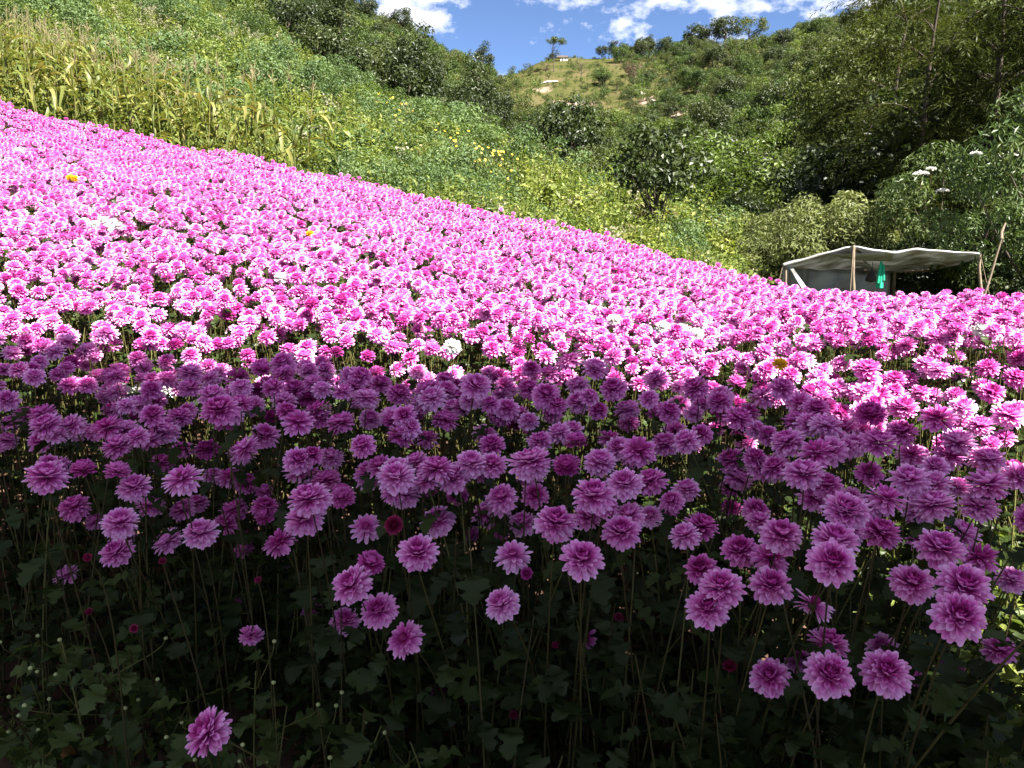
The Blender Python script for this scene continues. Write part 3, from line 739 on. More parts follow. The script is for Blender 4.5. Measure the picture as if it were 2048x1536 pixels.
obj('door', MB().add(*box(-w_ * .35, -w_ * .15, -.06, -.003, -1, h_ * .75)).mesh('hut_door', HUTROOF, False), hut)
obj('window', MB().add(*box(w_ * .1, w_ * .28, -.06, -.003, h_ * .35, h_ * .7)).mesh('hut_window', HUTROOF, False), hut)
def rock(px, py, rx, rz_, tilt, label, seed):
    p = hit(px, py); s = p[1] / FPX; g = np.random.default_rng(seed)
    V, F = ball((0, 0, 0), 1, 12, 8); V = V * (1 + g.normal(0, .12, (len(V), 1)))
    V = V * np.array([rx * s, rx * s * .6, rz_ * s]); V = V @ rotmat((0, 1, 0), tilt).T
    o = obj('rock', MB().add(V, F).mesh('rock', ROCK, False), loc=p); tag(o, label, 'rock')
rock(1283, 190, 15, 6, R(38), 'pale slanting rock outcrop below the rusty brown tree', 1)
rock(1310, 205, 10, 3, R(30), 'small pale rock downhill of the slanting outcrop', 2)
rock(1098, 166, 18, 3.5, R(-6), 'low flat pale rock ledge on the grassy hill', 3)

# ------------------------------------------------------------------ plastic shelter
YF, YB = 15.0, 17.6
def pl(pts, px):                          # a polyline y(px)
    return np.interp(px, [a for a, b in pts], [b for a, b in pts])
FRONT = [(1563, 529), (1600, 519), (1650, 505), (1690, 494), (1715, 492), (1745, 499), (1788, 504), (1832, 497), (1880, 501), (1962, 506)]
BACK = [(1590, 532), (1640, 535), (1700, 539), (1790, 541), (1850, 540), (1900, 531), (1940, 518)]
shelter = empty('plastic_shelter', (pix_y(1750, 500, 16)[0], 16.0, gz(pix_y(1750, 500, 16)[0], 16)))
tag(shelter, 'low shelter of sagging grey plastic sheet on wooden poles at the field edge', 'shelter')
SI = Matrix.Translation(-shelter.location)
def sh(name, me, mod=None):
    o = obj(name, me, shelter); o.matrix_parent_inverse = SI
    if mod: m_ = o.modifiers.new('thickness', 'SOLIDIFY'); m_.thickness = mod
    return o
g5 = np.random.default_rng(5)
def roof_fn(u, v):
    pf = 1563 + u * (1962 - 1563); pb = 1590 + u * (1940 - 1590)
    a = pix_y(pf, pl(FRONT, pf), YF); b = pix_y(pb, pl(BACK, pb), YB)
    p = a * (1 - v) + b * v
    sag = math.sin(v * math.pi) * (.05 + .07 * math.sin(u * 9.0) ** 2)
    p[2] += -sag + .011 * math.sin(u * 37 + v * 7) * math.sin(v * 3.1) + .012 * math.sin(u * 23 - v * 9) * min(1, v * 3)
    return p
sh('roof_sheet', MB().add(*grid(60, 22, roof_fn)).mesh('roof_sheet', TARP), .004)
def roll_fn(u):                           # bunched, folded front edge
    px = 1566 + u * (1958 - 1566); p = pix_y(px, pl(FRONT, px), YF)
    p[1] -= .02; p[2] += .004 * math.sin(u * 41) - .015
    return p
us = np.linspace(0, 1, 70)
V, F = tube(np.array([roll_fn(u) for u in us]), .024 + .003 * np.sin(us * 47) + .006 * np.sin(us * 11 + 1), 8)
sh('rolled_edge', MB().add(V, F).mesh('rolled_edge', TARP))
def fold(px0, py0, px1, py1, px2, py2, y0, y1, nm):
    def fn(u, v):
        a = pix_y(px0 + (px1 - px0) * u, py0 + (py1 - py0) * u, y0); b = pix_y(px0 + (px2 - px0) * u, py0 + (py2 - py0) * u + 6 * math.sin(u * 3.1), y1)
        p = a * (1 - v) + b * v; p[1] += .05 * math.sin(v * 8 + u * 4); return p
    sh(nm, MB().add(*grid(20, 8, fn)).mesh(nm, TARP), .004)
fold(1650, 508, 1792, 506, 1780, 520, 15.05, 15.6, 'hanging_fold')
def wall_fn(u, v):
    px = 1566 + u * (1782 - 1566); yy = 15.15 + u * 2.6 if u < .12 else YB
    yy = 15.2 + (YB - 15.2) * min(1, u / .22)
    top = pl([(1566, 532), (1620, 534), (1700, 540), (1782, 543)], px)
    a = pix_y(px, top, yy); b = a.copy(); b[2] = gz(a[0], a[1]) - .05
    p = a * (1 - v) + b * v; p[1] += .05 * math.sin(u * 22 + v * 2) * v; return p
sh('wall_sheet', MB().add(*grid(40, 14, wall_fn)).mesh('wall_sheet', TARP), .004)
def flap_fn(u, v):
    a = pix_y(1577 + 8 * v, 533 + 2 * v, 15.02); b = pix_y(1618 + 14 * v, 600, 15.02 + .25 * v)
    return a * (1 - u) + b * u
sh('wall_flap', MB().add(*grid(12, 5, flap_fn)).mesh('wall_flap', TARP), .004)
def pole(px0, py0, d0, px1, d1, r, nm='pole', wig=.02):
    a = pix_y(px0, py0, d0); b = pix_y(px1, 640, d1); b[2] = gz(b[0], b[1]) - .15
    t = np.linspace(0, 1, 9)[:, None]; p = a * (1 - t) + b * t
    p[1:-1, :2] += g5.normal(0, wig, (7, 2)) * .6
    return sh(nm, MB().add(*tube(p, np.linspace(r * .9, r * 1.15, 9), 8)).mesh(nm, POLE))
pole(1707, 490, 14.93, 1711, 14.95, .036)
pole(1571, 528, 15.05, 1572, 15.1, .026)
pole(1790, 538, YB - .05, 1791, YB, .034)
pole(1960, 505, 15.0, 1977, 15.0, .03)
pole(1932, 520, YB, 1934, YB, .03)
V, F = tube(np.array([pix_y(px, pl(BACK, px) + 2, YB + .03) for px in np.linspace(1590, 1940, 9)]), .028, 7)
sh('cross_beam', MB().add(V, F).mesh('cross_beam', POLE))
V, F = tube(np.array([pix_y(1708, 497, 14.96), pix_y(1745, 520, 16.3), pix_y(1790, 539, YB)]), .022, 6)
sh('rafter', MB().add(V, F).mesh('rafter', POLE))
for (qa, qb) in [((1960, 506, 15.0), (2030, 590, 14.2)), ((1566, 529, 15.0), (1530, 600, 14.4)), ((1707, 493, 14.93), (1700, 600, 13.6))]:
    a = pix_y(*qa); b = pix_y(*qb); b[2] = gz(b[0], b[1])
    sh('rope', MB().add(*tube(np.stack([a, a * .5 + b * .5 - [0, 0, .05], b]), .006, 4)).mesh('rope', POLE))
a = pix_y(2003, 478, 14.4); b = pix_y(1967, 600, 14.4); b[2] = gz(b[0], b[1]) - .1
b[0] -= .25
t = np.linspace(0, 1, 9)[:, None]; p = a * (1 - t) + b * t; p[1:-1, 0] += g5.normal(0, .012, 7)
lp = empty('leaning_pole', (b[0], b[1], gz(b[0], b[1]))); tag(lp, 'slanting pale wooden pole propped beside the right end of the shelter', 'pole')
o = obj('shaft', MB().add(*tube(p, np.linspace(.017, .032, 9), 8)).mesh('shaft', POLE), lp); o.matrix_parent_inverse = Matrix.Translation(-lp.location)
o = obj('fork', MB().add(*tube(np.array([a, a + [.02, .05, .12], a + [.10, .1, .28]]), np.array([.03, .024, .014]), 6)).mesh('fork', POLE), lp); o.matrix_parent_inverse = Matrix.Translation(-lp.location)
# green shirt and dark bag hanging inside
c = pix_y(1763, 522, 15.25)
shirt = empty('hanging_shirt', c); tag(shirt, 'bright green shirt hanging from the shelter roof', 'shirt')
def shirt_fn(u, v):                       # a closed hanging tube of cloth, narrow at the shoulders
    a = u * 2 * math.pi; w = np.interp(v, [0, .12, .3, .6, 1], [.014, .028, .046, .052, .060])
    z = -v * .50; q = 1 + .16 * math.sin(a * 4 + v * 2) * min(1, v * 2)
    return [w * math.cos(a) * q, .035 * math.sin(a) * q * (.6 + v), z]
obj('body', MB().add(*grid(33, 14, shirt_fn)).mesh('shirt_body', SHIRT), shirt)
for s in (-1, 1):
    def sl_fn(u, v, s=s):
        a = u * 2 * math.pi; r = np.interp(v, [0, .3, 1], [.022, .034, .04])
        return [s * (.030 + .022 * v) + r * .7 * math.cos(a), -.03 + r * .7 * math.sin(a), -.07 - .34 * v + (.05 if s > 0 else 0) * v]
    obj('sleeve', MB().add(*grid(13, 8, sl_fn)).mesh('sleeve', SHIRT), shirt)
obj('hanger', MB().add(*tube(np.array([[0, 0, -.03], [.01, 0, .05], [0, 0, .16]]), .006, 5)).mesh('hanger', POLE), shirt)
c = pix_y(1744, 538, 15.9)
bag = empty('hanging_bag', c); tag(bag, 'dark brown sack hanging beside the green shirt', 'bag')
def bag_fn(u, v):
    a = u * 2 * math.pi; r = np.interp(v, [0, .2, .6, .92, 1], [.012, .035, .095, .11, .02])
    return [r * math.cos(a) * (1 + .1 * math.sin(3 * a)), r * .6 * math.sin(a), -v * .26]
obj('sack', MB().add(*grid(19, 10, bag_fn)).mesh('sack', BAGM), bag)
obj('strap', MB().add(*tube(np.array([[0, 0, -.01], [.01, 0, .06], [0, 0, .14]]), .006, 5)).mesh('strap', BAGM), bag)

# ------------------------------------------------------------------ corn
def corn_leaf(seed, L, W, arch):
    g = np.random.default_rng(seed)
    def fn(u, v):
        s = u; w = W * min(1, s * 6 + .35) * (1 - s ** 3) * (v - .5)
        x = L * (s - .25 * arch * s * s); z = L * (.62 * s - arch * s * s)
        return [x, w + .02 * math.sin(s * 9 + seed), z + abs(v - .5) * .05 * (1 - s) + .012 * math.sin(s * 17 + v * 4)]
    return MB().add(*grid(9, 3, fn), .5).mesh('corn_leaf', CORN)
CL = [corn_leaf(s, L, W, a) for s, L, W, a in [(1, .75, .075, .8), (2, .85, .08, 1.05), (3, .68, .07, .6), (4, .8, .07, 1.3), (5, .58, .065, 1.5)]]
def corn_stalk(seed):
    g = np.random.default_rng(seed); b = g.normal(0, .06, 2)
    p = bez(np.array([0, 0, -.1]), np.array([0, 0, .7]), np.array([b[0], b[1], 1.3]), np.array([b[0] * 1.5, b[1] * 1.5, 1.95]), 10)
    return MB().add(*tube(p, np.linspace(.017, .007, 10), 5), .45).mesh('corn_stalk', CORN), p
CS = [corn_stalk(s) for s in range(300, 304)]
def corn_tassel(seed):
    g = np.random.default_rng(seed); mb = MB()
    for k in range(9):
        a = g.uniform(0, 6.28); e = np.array([math.cos(a) * .10, math.sin(a) * .10, g.uniform(.12, .24)])
        mb.add(*tube(bez(np.zeros(3), np.array([0, 0, .08]), e * [.6, .6, .9], e, 5), np.linspace(.006, .0035, 5), 3), g.uniform(0, 1))
    mb.add(*tube(np.array([[0, 0, 0], [0, .01, .15], [.01, 0, .32]]), .006, 3), .5)
    return mb.mesh('corn_tassel', TASSEL)
CT = [corn_tassel(s) for s in (310, 311)]
def ear_mesh():
    return MB().add(*ball((0, 0, .1), .03, 7, 6, (1, 1, 3.2)), .9).mesh('corn_ear', CORN)
CE = ear_mesh()
def corn(x, y, s):
    e = empty('corn_plant', (x, y, gz(x, y))); e.scale = (s, s, s)
    e.rotation_euler = (random.gauss(0, .07), random.gauss(0, .07), random.uniform(0, 6.28))
    ear = random.random() < .5
    hgt = 'tall' if s > 1.05 else ('short' if s < .93 else 'medium')
    edge = y - float(field_far_y(x / y)); row = 'in the edge row' if edge < 1.0 else ('in mid-patch' if edge < 3.2 else 'at the upper side')
    zone = 'far upslope' if x < -8 else ('near bright weeds' if x > -5 else 'halfway down')
    lb = f'{hgt} half-dried corn plant {"with" if ear else "without"} an ear {row} {zone}'
    tag(e, lb, 'corn plant', lb.replace('plant', 'plants'))
    me, p = random.choice(CS); obj('stalk', me, e)
    az = random.uniform(0, 6.28); n = random.randint(10, 12)
    for k in range(n):
        q = p[1 + int(8 * (k + .6) / n)]
        lf = obj('leaf', random.choice(CL), e, q); az += math.pi + random.gauss(0, .5)
        lf.rotation_euler = (random.gauss(0, .15), random.gauss(0, .25), az); f = random.uniform(.75, 1.1) * (1 if 1 < k < n - 2 else .75); lf.scale = (f, f, f)
    ta = obj('tassel', random.choice(CT), e, p[-1]); ta.scale = (.75, .75, .75)
    if ear:
        er = obj('ear', CE, e, p[5]); er.rotation_euler = (R(25), 0, az)
cand = []
rows_ = 0
for d in np.arange(13.4, 27, .52):
    for px in np.arange(-120, 660, 42.0 * 14 / d):
        pxx = px + random.gauss(0, 7); dd = d + random.gauss(0, .12)
        x = (pxx - 1024) / FPX / 1.03 * dd
        if dd > CORN_EDGE(pxx) or dd < float(field_far_y(x / dd)) + .45: continue
        cand.append((x, dd))
for x, d in cand[:290]: corn(x, d, random.uniform(.82, 1.16))
print('CORN', len(cand))

# ------------------------------------------------------------------ yellow wildflowers along the weedy slope
def wild_mesh(seed):
    mb = MB(); n = 11
    for k in range(n):
        a = 2 * math.pi * k / n
        def fn(u, v, a=a):
            r = .012 + .055 * u; w = .014 * math.sin(min(1, u * 1.1) * math.pi * .8 + .4) * (v - .5) * 2
            return [r * math.cos(a) - w * math.sin(a), r * math.sin(a) + w * math.cos(a), .012 - .02 * u * u]
        mb.add(*grid(4, 3, fn), .8)
    mb.add(*ball((0, 0, .012), .016, 8, 4, (1, 1, .6)), .0)
    return mb.mesh('wildflower_bloom', YELLOW)
WB = wild_mesh(1)
ws = MB(); ws.add(*tube(np.array([[0, 0, -.1], [.02, 0, .5], [0, .02, 1.0]]), np.array([.010, .008, .005]), 4), .5)
g = np.random.default_rng(9); m_ = 60
V, F = leaf_quads(np.stack([g.normal(0, .09, m_), g.normal(0, .09, m_), g.uniform(.1, .92, m_)], 1), np.tile([0, 0, 1.0], (m_, 1)), .10, .045, g)
WSM = ws.mesh('wildflower_stem', STEM); WLM = MB().add(V, F, np.repeat(g.uniform(.2, .8, m_), 4)).mesh('wildflower_leaves', WEED, False)
spots = []
for (a, b, c0, d0), cnt, wl in [((755, 192, 800, 208), 14, 'in the highest clump below the dark trees'), ((830, 228, 890, 260), 8, 'strung along the upper crest of the slope'), ((900, 258, 1015, 322), 30, 'in the largest clump on the slope crest'), ((960, 325, 1065, 395), 18, 'scattered below the largest clump'), ((1040, 388, 1150, 405), 5, 'scattered low down near the valley trees'), ((1240, 455, 1300, 498), 12, 'beside the lone dark tree at the field edge')]:
    for k in range(cnt):
        u = random.random(); spots.append((a + (c0 - a) * u + random.gauss(0, 16), b + (d0 - b) * u + random.gauss(0, 11), wl))
for px, py, wl in spots:
    p = hit(px, py, 2.0, 20); s = max(.5, min(1.4, p[1] / 34))
    e = empty('yellow_wildflower', (p[0], p[1], gz(p[0], p[1]))); sc_ = (p[2] - e.location.z); e.rotation_euler = (0, 0, random.uniform(0, 6.28))
    tag(e, 'yellow wildflower ' + wl, 'wildflower', 'yellow wildflowers ' + wl)
    st = obj('stem', WSM, e); st.scale = (1, 1, sc_); lv = obj('leaves', WLM, e); lv.scale = (s, s, sc_); tag(lv, kind='stuff')
    bl = obj('bloom', WB, e, (0, 0, sc_)); bl.scale = (s * .85,) * 3
    bl.rotation_mode = 'QUATERNION'; wq = axis_rot(Vector((random.gauss(.2, .3), random.gauss(-.7, .2), .7)).normalized())
    bl.rotation_quaternion = Euler((0, 0, -e.rotation_euler.z)).to_quaternion() @ wq

# ------------------------------------------------------------------ chrysanthemum pieces (a bloom is 75 mm across, facing +Z)
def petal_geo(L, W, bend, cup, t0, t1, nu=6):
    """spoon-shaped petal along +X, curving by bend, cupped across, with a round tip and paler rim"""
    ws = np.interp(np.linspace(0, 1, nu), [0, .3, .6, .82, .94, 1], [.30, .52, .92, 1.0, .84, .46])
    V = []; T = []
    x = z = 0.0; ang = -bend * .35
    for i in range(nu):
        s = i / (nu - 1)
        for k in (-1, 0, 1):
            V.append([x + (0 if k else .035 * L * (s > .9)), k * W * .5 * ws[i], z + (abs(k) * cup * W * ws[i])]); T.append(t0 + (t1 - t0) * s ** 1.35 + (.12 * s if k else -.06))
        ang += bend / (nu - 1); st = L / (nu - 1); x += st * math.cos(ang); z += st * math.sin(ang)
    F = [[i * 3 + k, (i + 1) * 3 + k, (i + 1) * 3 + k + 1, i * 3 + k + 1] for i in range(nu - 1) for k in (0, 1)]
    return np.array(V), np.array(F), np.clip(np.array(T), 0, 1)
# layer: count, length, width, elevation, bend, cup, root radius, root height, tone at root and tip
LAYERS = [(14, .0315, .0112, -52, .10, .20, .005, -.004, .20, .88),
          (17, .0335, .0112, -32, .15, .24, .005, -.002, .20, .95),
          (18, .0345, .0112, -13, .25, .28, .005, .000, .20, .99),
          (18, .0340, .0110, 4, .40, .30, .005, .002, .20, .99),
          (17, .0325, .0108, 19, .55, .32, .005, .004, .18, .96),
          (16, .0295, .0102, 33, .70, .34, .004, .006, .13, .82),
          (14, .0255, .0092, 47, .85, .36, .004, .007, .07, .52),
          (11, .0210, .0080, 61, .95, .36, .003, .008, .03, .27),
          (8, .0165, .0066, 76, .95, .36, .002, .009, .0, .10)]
def bloom_layout(g, layers, miss=0.02):
    out = []
    for li, (n, L, W, el, bd, cp, rr, rh, t0, t1) in enumerate(layers):
        off = g.uniform(0, 6.28)
        for k in range(n):
            if g.random() < miss: continue
            az = off + 2 * math.pi * (k + g.normal(0, .16)) / n
            e = R(el + g.normal(0, 7)); f = g.uniform(.86, 1.1)
            out.append((li, az, e, f, g.normal(0, .12), (rr * math.cos(az), rr * math.sin(az), rh)))
    return out
def pmat(az, e, f, roll, root):
    return Matrix.Translation(root) @ Matrix.Rotation(az, 4, 'Z') @ Matrix.Rotation(-e, 4, 'Y') @ Matrix.Rotation(roll, 4, 'X') @ Matrix.Scale(f, 4)
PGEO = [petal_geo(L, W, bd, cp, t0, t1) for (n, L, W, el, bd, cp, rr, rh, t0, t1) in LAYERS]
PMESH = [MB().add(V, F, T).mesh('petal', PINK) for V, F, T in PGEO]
def joined(g, layers=LAYERS, geo=PGEO, miss=.02, skip=None):
    mb = MB()
    for li, az, e, f, roll, root in bloom_layout(g, layers, miss):
        if skip and skip(az): continue
        V, F, T = geo[li]; M = np.array(pmat(az, e, f, roll, root))
        mb.add(V @ M[:3, :3].T + M[:3, 3], F, np.clip(T + g.normal(0, .04), 0, 1))
    return mb
def core_geo(mb, mp=0, mc=1):
    mb.add(*ball((0, 0, .012), .0100, 9, 5, (1, 1, .9)), .0, mp)      # tight young petals of the heart
    mb.add(*ball((0, 0, -.006), .0095, 8, 4, (1, 1, .75)), .4, mc)     # green cup under the petals
    return mb
CORE = core_geo(MB()).mesh('bloom_core', [PINK, STEM])
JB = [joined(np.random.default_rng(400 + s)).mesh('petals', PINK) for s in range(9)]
young_layers = [(n, L * .72, W * .85, el + 26, bd + .3, cp, rr, rh, t0 * .6, t1 * .62) for (n, L, W, el, bd, cp, rr, rh, t0, t1) in LAYERS]
YGEO = [petal_geo(L, W, bd, cp, t0, t1) for (n, L, W, el, bd, cp, rr, rh, t0, t1) in young_layers]
JY = [joined(np.random.default_rng(420 + s), young_layers, YGEO).mesh('petals', PINK) for s in range(3)]
JTORN = joined(np.random.default_rng(431), LAYERS[:4], PGEO, .35, lambda az: 1.2 < az % 6.28 < 3.6).mesh('petals', PINK)
loose = [(max(5, int(n * .7)), L * 1.06, W, el - 6, bd * .5, cp * .7, rr, rh, t0, t1) for (n, L, W, el, bd, cp, rr, rh, t0, t1) in LAYERS[:7]]
LGEO = [petal_geo(L, W, bd, cp, t0, t1) for (n, L, W, el, bd, cp, rr, rh, t0, t1) in loose]
JLOOSE = [joined(np.random.default_rng(440 + s), loose, LGEO, .12).mesh('petals', PINK) for s in range(3)]     # older, looser, gappy heads
def lobed_leaf(seed, L=.066):
    g = np.random.default_rng(seed)
    pr = [(0, .02), (.08, .03), (.15, .16), (.20, .27), (.25, .25), (.30, .30), (.335, .13), (.38, .12), (.45, .30), (.50, .39), (.55, .34), (.60, .38), (.635, .17), (.68, .15), (.74, .26), (.79, .22), (.84, .25), (.90, .15), (.95, .13), (1, .0)]
    mb = MB(); V = []; F = []
    for i, (s, w) in enumerate(pr):
        dz = -.30 * s * s + .05 * math.sin(s * 9 + seed)
        wl = w * g.uniform(.85, 1.15); wr = w * g.uniform(.85, 1.15)
        V += [[s * L, wl * L, (dz + .18 * wl + .05 * math.sin(s * 17)) * L], [s * L, 0, dz * L], [s * L, -wr * L, (dz + .18 * wr) * L]]
        if i: b = i * 3; F += [[b - 3, b - 2, b + 1, b], [b - 2, b - 1, b + 2, b + 1]]
    mb.add(V, F, .5)
    mb.add(*tube(np.array([[-.02, 0, .006], [-.008, 0, 0], [.01, 0, -.001]]), .0011, 3), .8)
    return mb
LEAFS = [lobed_leaf(s).mesh('leaf', CLEAF) for s in range(4)]
DRY = lobed_leaf(8, .06).mesh('leaf', DRYLEAF)
BUDM = MB().add(*ball((0, 0, 0), .0048, 8, 5, (1, 1, .85)), .6).mesh('bud', BUD)

def stem_path(B, a, G, n=9):
    B = np.array(B, float); a = np.array(a, float); G = np.array(G, float); h = max(.15, B[2] - G[2])
    return bez(B - a * .006, B - a * min(.10, h * .2), G + np.array([0, 0, h * .45]), G - np.array([0, 0, .03]), n)
def set_mat(o, m, k=0):
    o.material_slots[k].link = 'OBJECT'; o.material_slots[k].material = m
def chrys(B, axis, D, mat, label, group, nleaf=6, split=False, pet=None, back=.2, name='chrysanthemum', side=None, lmin=.40, lmax=.92):
    """one flowering stem: stem, leaves and a bloom of petals"""
    B = np.array(B, float); a = np.array(axis, float); a /= np.linalg.norm(a)
    gx = B[0] - a[0] * .16 + random.gauss(0, .05) + (side or 0); gy = B[1] + back + random.gauss(0, .06)
    G = np.array([gx, gy, gz(gx, gy)])
    e = empty(name, G); tag(e, label, 'flower', group)
    p = stem_path(B, a, G) - G
    obj('stem', MB().add(*tube(p, np.linspace(.0013, .0025, len(p)), 5), random.uniform(0, .5)).mesh('stem', STEM), e)
    q = axis_rot(a, random.uniform(0, 6.28)); s = D / .075
    bl = obj('bloom', CORE, e, B - G); bl.rotation_mode = 'QUATERNION'; bl.rotation_quaternion = q; bl.scale = (s, s, s * .84)
    if mat is not PINK: set_mat(bl, mat)
    if split:
        for li, az, el_, f, roll, root in bloom_layout(np.random.default_rng(random.randrange(10 ** 6)), LAYERS):
            pt = obj('petal', PMESH[li], bl); pt.matrix_local = pmat(az, el_, f, roll, root)
            if mat is not PINK: set_mat(pt, mat)
    else:
        pt = obj('petals', pet or random.choice(JB), bl); tag(pt, kind='stuff')
        if mat is not PINK: set_mat(pt, mat)
    az = random.uniform(0, 6.28)
    for k in range(nleaf):
        t = lmin + (lmax - lmin) * (k + random.random()) / max(1, nleaf)
        c = p[min(len(p) - 2, int(t * (len(p) - 1)))]
        c = c + (p[min(len(p) - 1, int(t * (len(p) - 1)) + 1)] - c) * random.random()
        az += 2.4 + random.gauss(0, .4)
        lf = obj('leaf', random.choice(LEAFS), e, c + np.array([math.cos(az), math.sin(az), .3]) * .02)
        f = random.uniform(.65, 1.25) * (.7 + .5 * t)
        lf.scale = (f, f, f); lf.rotation_euler = (random.gauss(0, .3), random.gauss(-.05, .3), az)
    return e
def cam_axis(lean, tow):
    """facing of a bloom: lean (degrees, clockwise from up as seen) and how far it nods towards the path"""
    l, t = R(lean), R(tow)
    a = math.cos(t) * (math.sin(l) * CAM_R + math.cos(l) * CAM_U) - math.sin(t) * CAM_F
    return a

# ------------------------------------------------------------------ blooms of the shaded front bed, read off one by one
Z = []
def block(x0, y0, s, rows):
    for r in rows:
        x, y, d = r[0] / s + x0, r[1] / s + y0, r[2] / s
        Z.append((x, y, d, r[3] if len(r) > 3 else random.gauss(-4, 12), r[4] * .66 if len(r) > 4 else random.gauss(14, 9), r[5] if len(r) > 5 else ''))
block(600, 900, 2.926, [
    (385, 440, 190, 0, 52), (800, 400, 215, -15, 45), (690, 580, 255, 5, 40), (420, 640, 235, 20, 30), (290, 770, 255, -25, 45), (455, 925, 235, -10, 52),
    (265, 985, 190, 5, 35), (600, 1095, 230, -40, 50), (60, 920, 140, -35, 40), (1175, 885, 230, -30, 32), (1650, 620, 275, 0, 50), (1245, 600, 220, -5, 38),
    (1165, 450, 150, -8, 50), (1000, 490, 110, -65, 25), (1500, 400, 265, 5, 36), (1300, 410, 185, -12, 30), (1720, 240, 265, 0, 30), (1900, 180, 225, -15, 42),
    (1880, 460, 245, 0, 40), (920, 250, 190, 0, 52), (1170, 290, 195, 5, 32), (1080, 360, 170, -10, 40), (560, 140, 235, -8, 35), (610, 240, 205, 0, 22),
    (400, 140, 180, -15, 34), (790, 90, 205, 4, 35), (1000, 60, 205, 0, 40), (760, 230, 120, -10, 35), (250, 260, 205, 0, 40), (70, 290, 225, -14, 40),
    (160, 160, 150), (60, 130, 160), (1335, 60, 230, 8, 30), (1330, 140, 145), (1555, 80, 195, 0, 34), (1755, 50, 205, 0, 34), (1960, 20, 185),
    (830, 1370, 160, 10, 30, 'M'), (700, 1510, 150, -5, 30, 'M')])
block(1348, 1000, 2.866, [
    (990, 40, 265, 0, 45), (1190, 160, 235, 10, 22), (930, 210, 275, 5, 40), (910, 340, 295, -10, 60), (620, 180, 255, 8, 38), (380, 270, 225, -10, 36),
    (550, 310, 225, 0, 34), (560, 470, 255, 0, 42), (150, 380, 205, -25, 40), (270, 480, 270, -10, 35), (190, 600, 265, -15, 45),
    (890, 800, 245, 10, 16), (895, 985, 295, 0, 58), (545, 1000, 245, -20, 42), (720, 910, 170, 0, 22), (1185, 830, 185, -35, 35), (1225, 970, 295, 0, 50),
    (1370, 990, 190, 20, 20), (1370, 455, 260, 0, 44), (1670, 470, 320, 0, 46), (1640, 650, 325, -5, 64), (1420, 210, 170), (1530, 250, 285, 5, 35), (1760, 310, 205, 0, 36),
    (1940, 440, 190, 0, 25), (1870, 840, 205, 0, 12), (330, 30, 125, 0, 30, 'M')])
block(0, 1000, 2.866, [
    (370, 420, 150, -30, 25), (685, 110, 225, 0, 32), (700, 190, 160, 0, 25), (660, 285, 195, -15, 38), (950, 220, 185, -32, 18), (1140, 170, 215, -10, 36),
    (1290, 130, 165), (1390, 270, 160, -20, 34), (1450, 190, 120), (1590, 225, 195, -30, 36), (1510, 75, 175, -30, 32), (1595, 370, 125, -15, 32), (1740, 90, 235, -5, 38),
    (1340, 50, 155, -20, 34), (1040, 40, 155, -20, 30), (870, 20, 155), (420, 40, 175, -8, 34), (540, 110, 125, -20, 25)])
block(1500, 700, 3.737, [
    (1030, 1080, 310), (720, 1180, 340), (1190, 940, 310), (1370, 1120, 310), (1720, 1140, 300), (1780, 970, 330), (400, 890, 310), (500, 740, 290),
    (200, 850, 260), (270, 660, 280), (580, 690, 250), (960, 660, 290), (1140, 590, 250), (1210, 760, 230), (1500, 770, 260), (1560, 660, 270), (1790, 790, 270), (1800, 680, 200),
    (1980, 860, 200), (1940, 460, 260), (1720, 540, 220), (1410, 480, 280), (1590, 410, 210), (900, 450, 300), (1150, 400, 230), (570, 540, 260), (360, 510, 240),
    (370, 380, 230), (570, 400, 220), (90, 320, 240), (270, 300, 190), (450, 290, 200), (960, 330, 190), (800, 290, 200), (1080, 200, 180), (1420, 130, 180),
    (1810, 300, 200), (2000, 190, 200), (1530, 320, 160), (1270, 300, 160), (640, 640, 220), (1290, 880, 220), (1560, 1000, 210), (60, 850, 200), (1900, 640, 180),
    (400, 60, 160), (690, 80, 150), (560, 140, 150)])
block(0, 500, 2.926, [
    (430, 1480, 180), (880, 1480, 170), (1060, 1320, 235), (780, 1370, 205), (690, 1270, 205), (480, 1260, 205), (270, 1300, 255), (680, 1130, 195), (1070, 1150, 145),
    (1410, 1170, 175), (1210, 1150, 155, 0, 30, 'M'), (1690, 1210, 145), (970, 1050, 175), (730, 1030, 185), (620, 1020, 195), (450, 1030, 140), (260, 1010, 195),
    (1280, 910, 235), (1050, 960, 165), (1320, 980, 155, 0, 30, 'M'), (1480, 900, 155), (1550, 1070, 185), (1740, 990, 195), (1850, 920, 175), (1660, 870, 165), (1720, 800, 155),
    (1800, 850, 150, 0, 35, 'M'), (840, 740, 140), (980, 740, 140), (1110, 700, 155), (1110, 790, 155), (1390, 730, 155, 0, 35, 'M'), (1530, 680, 155), (1650, 710, 155), (830, 650, 135),
    (700, 690, 135), (540, 600, 125), (430, 640, 115), (820, 890, 155), (1500, 800, 135, 0, 35, 'M'), (1830, 760, 165), (1220, 740, 140), (1900, 690, 125),
    (1990, 990, 185), (60, 1000, 130), (40, 1100, 140), (230, 1110, 150), (1340, 1310, 165), (1250, 1310, 130), (1440, 1350, 160), (1550, 1400, 155), (1360, 1500, 165),
    (1550, 1490, 175), (1800, 1430, 255), (1750, 1280, 175), (1900, 1330, 185), (2000, 1400, 195), (1150, 1470, 145), (950, 1230, 150), (340, 1250, 140), (1940, 1200, 170),
    (580, 720, 130), (640, 800, 130), (760, 960, 140), (130, 950, 120), (1600, 960, 150, 0, 35, 'M')])
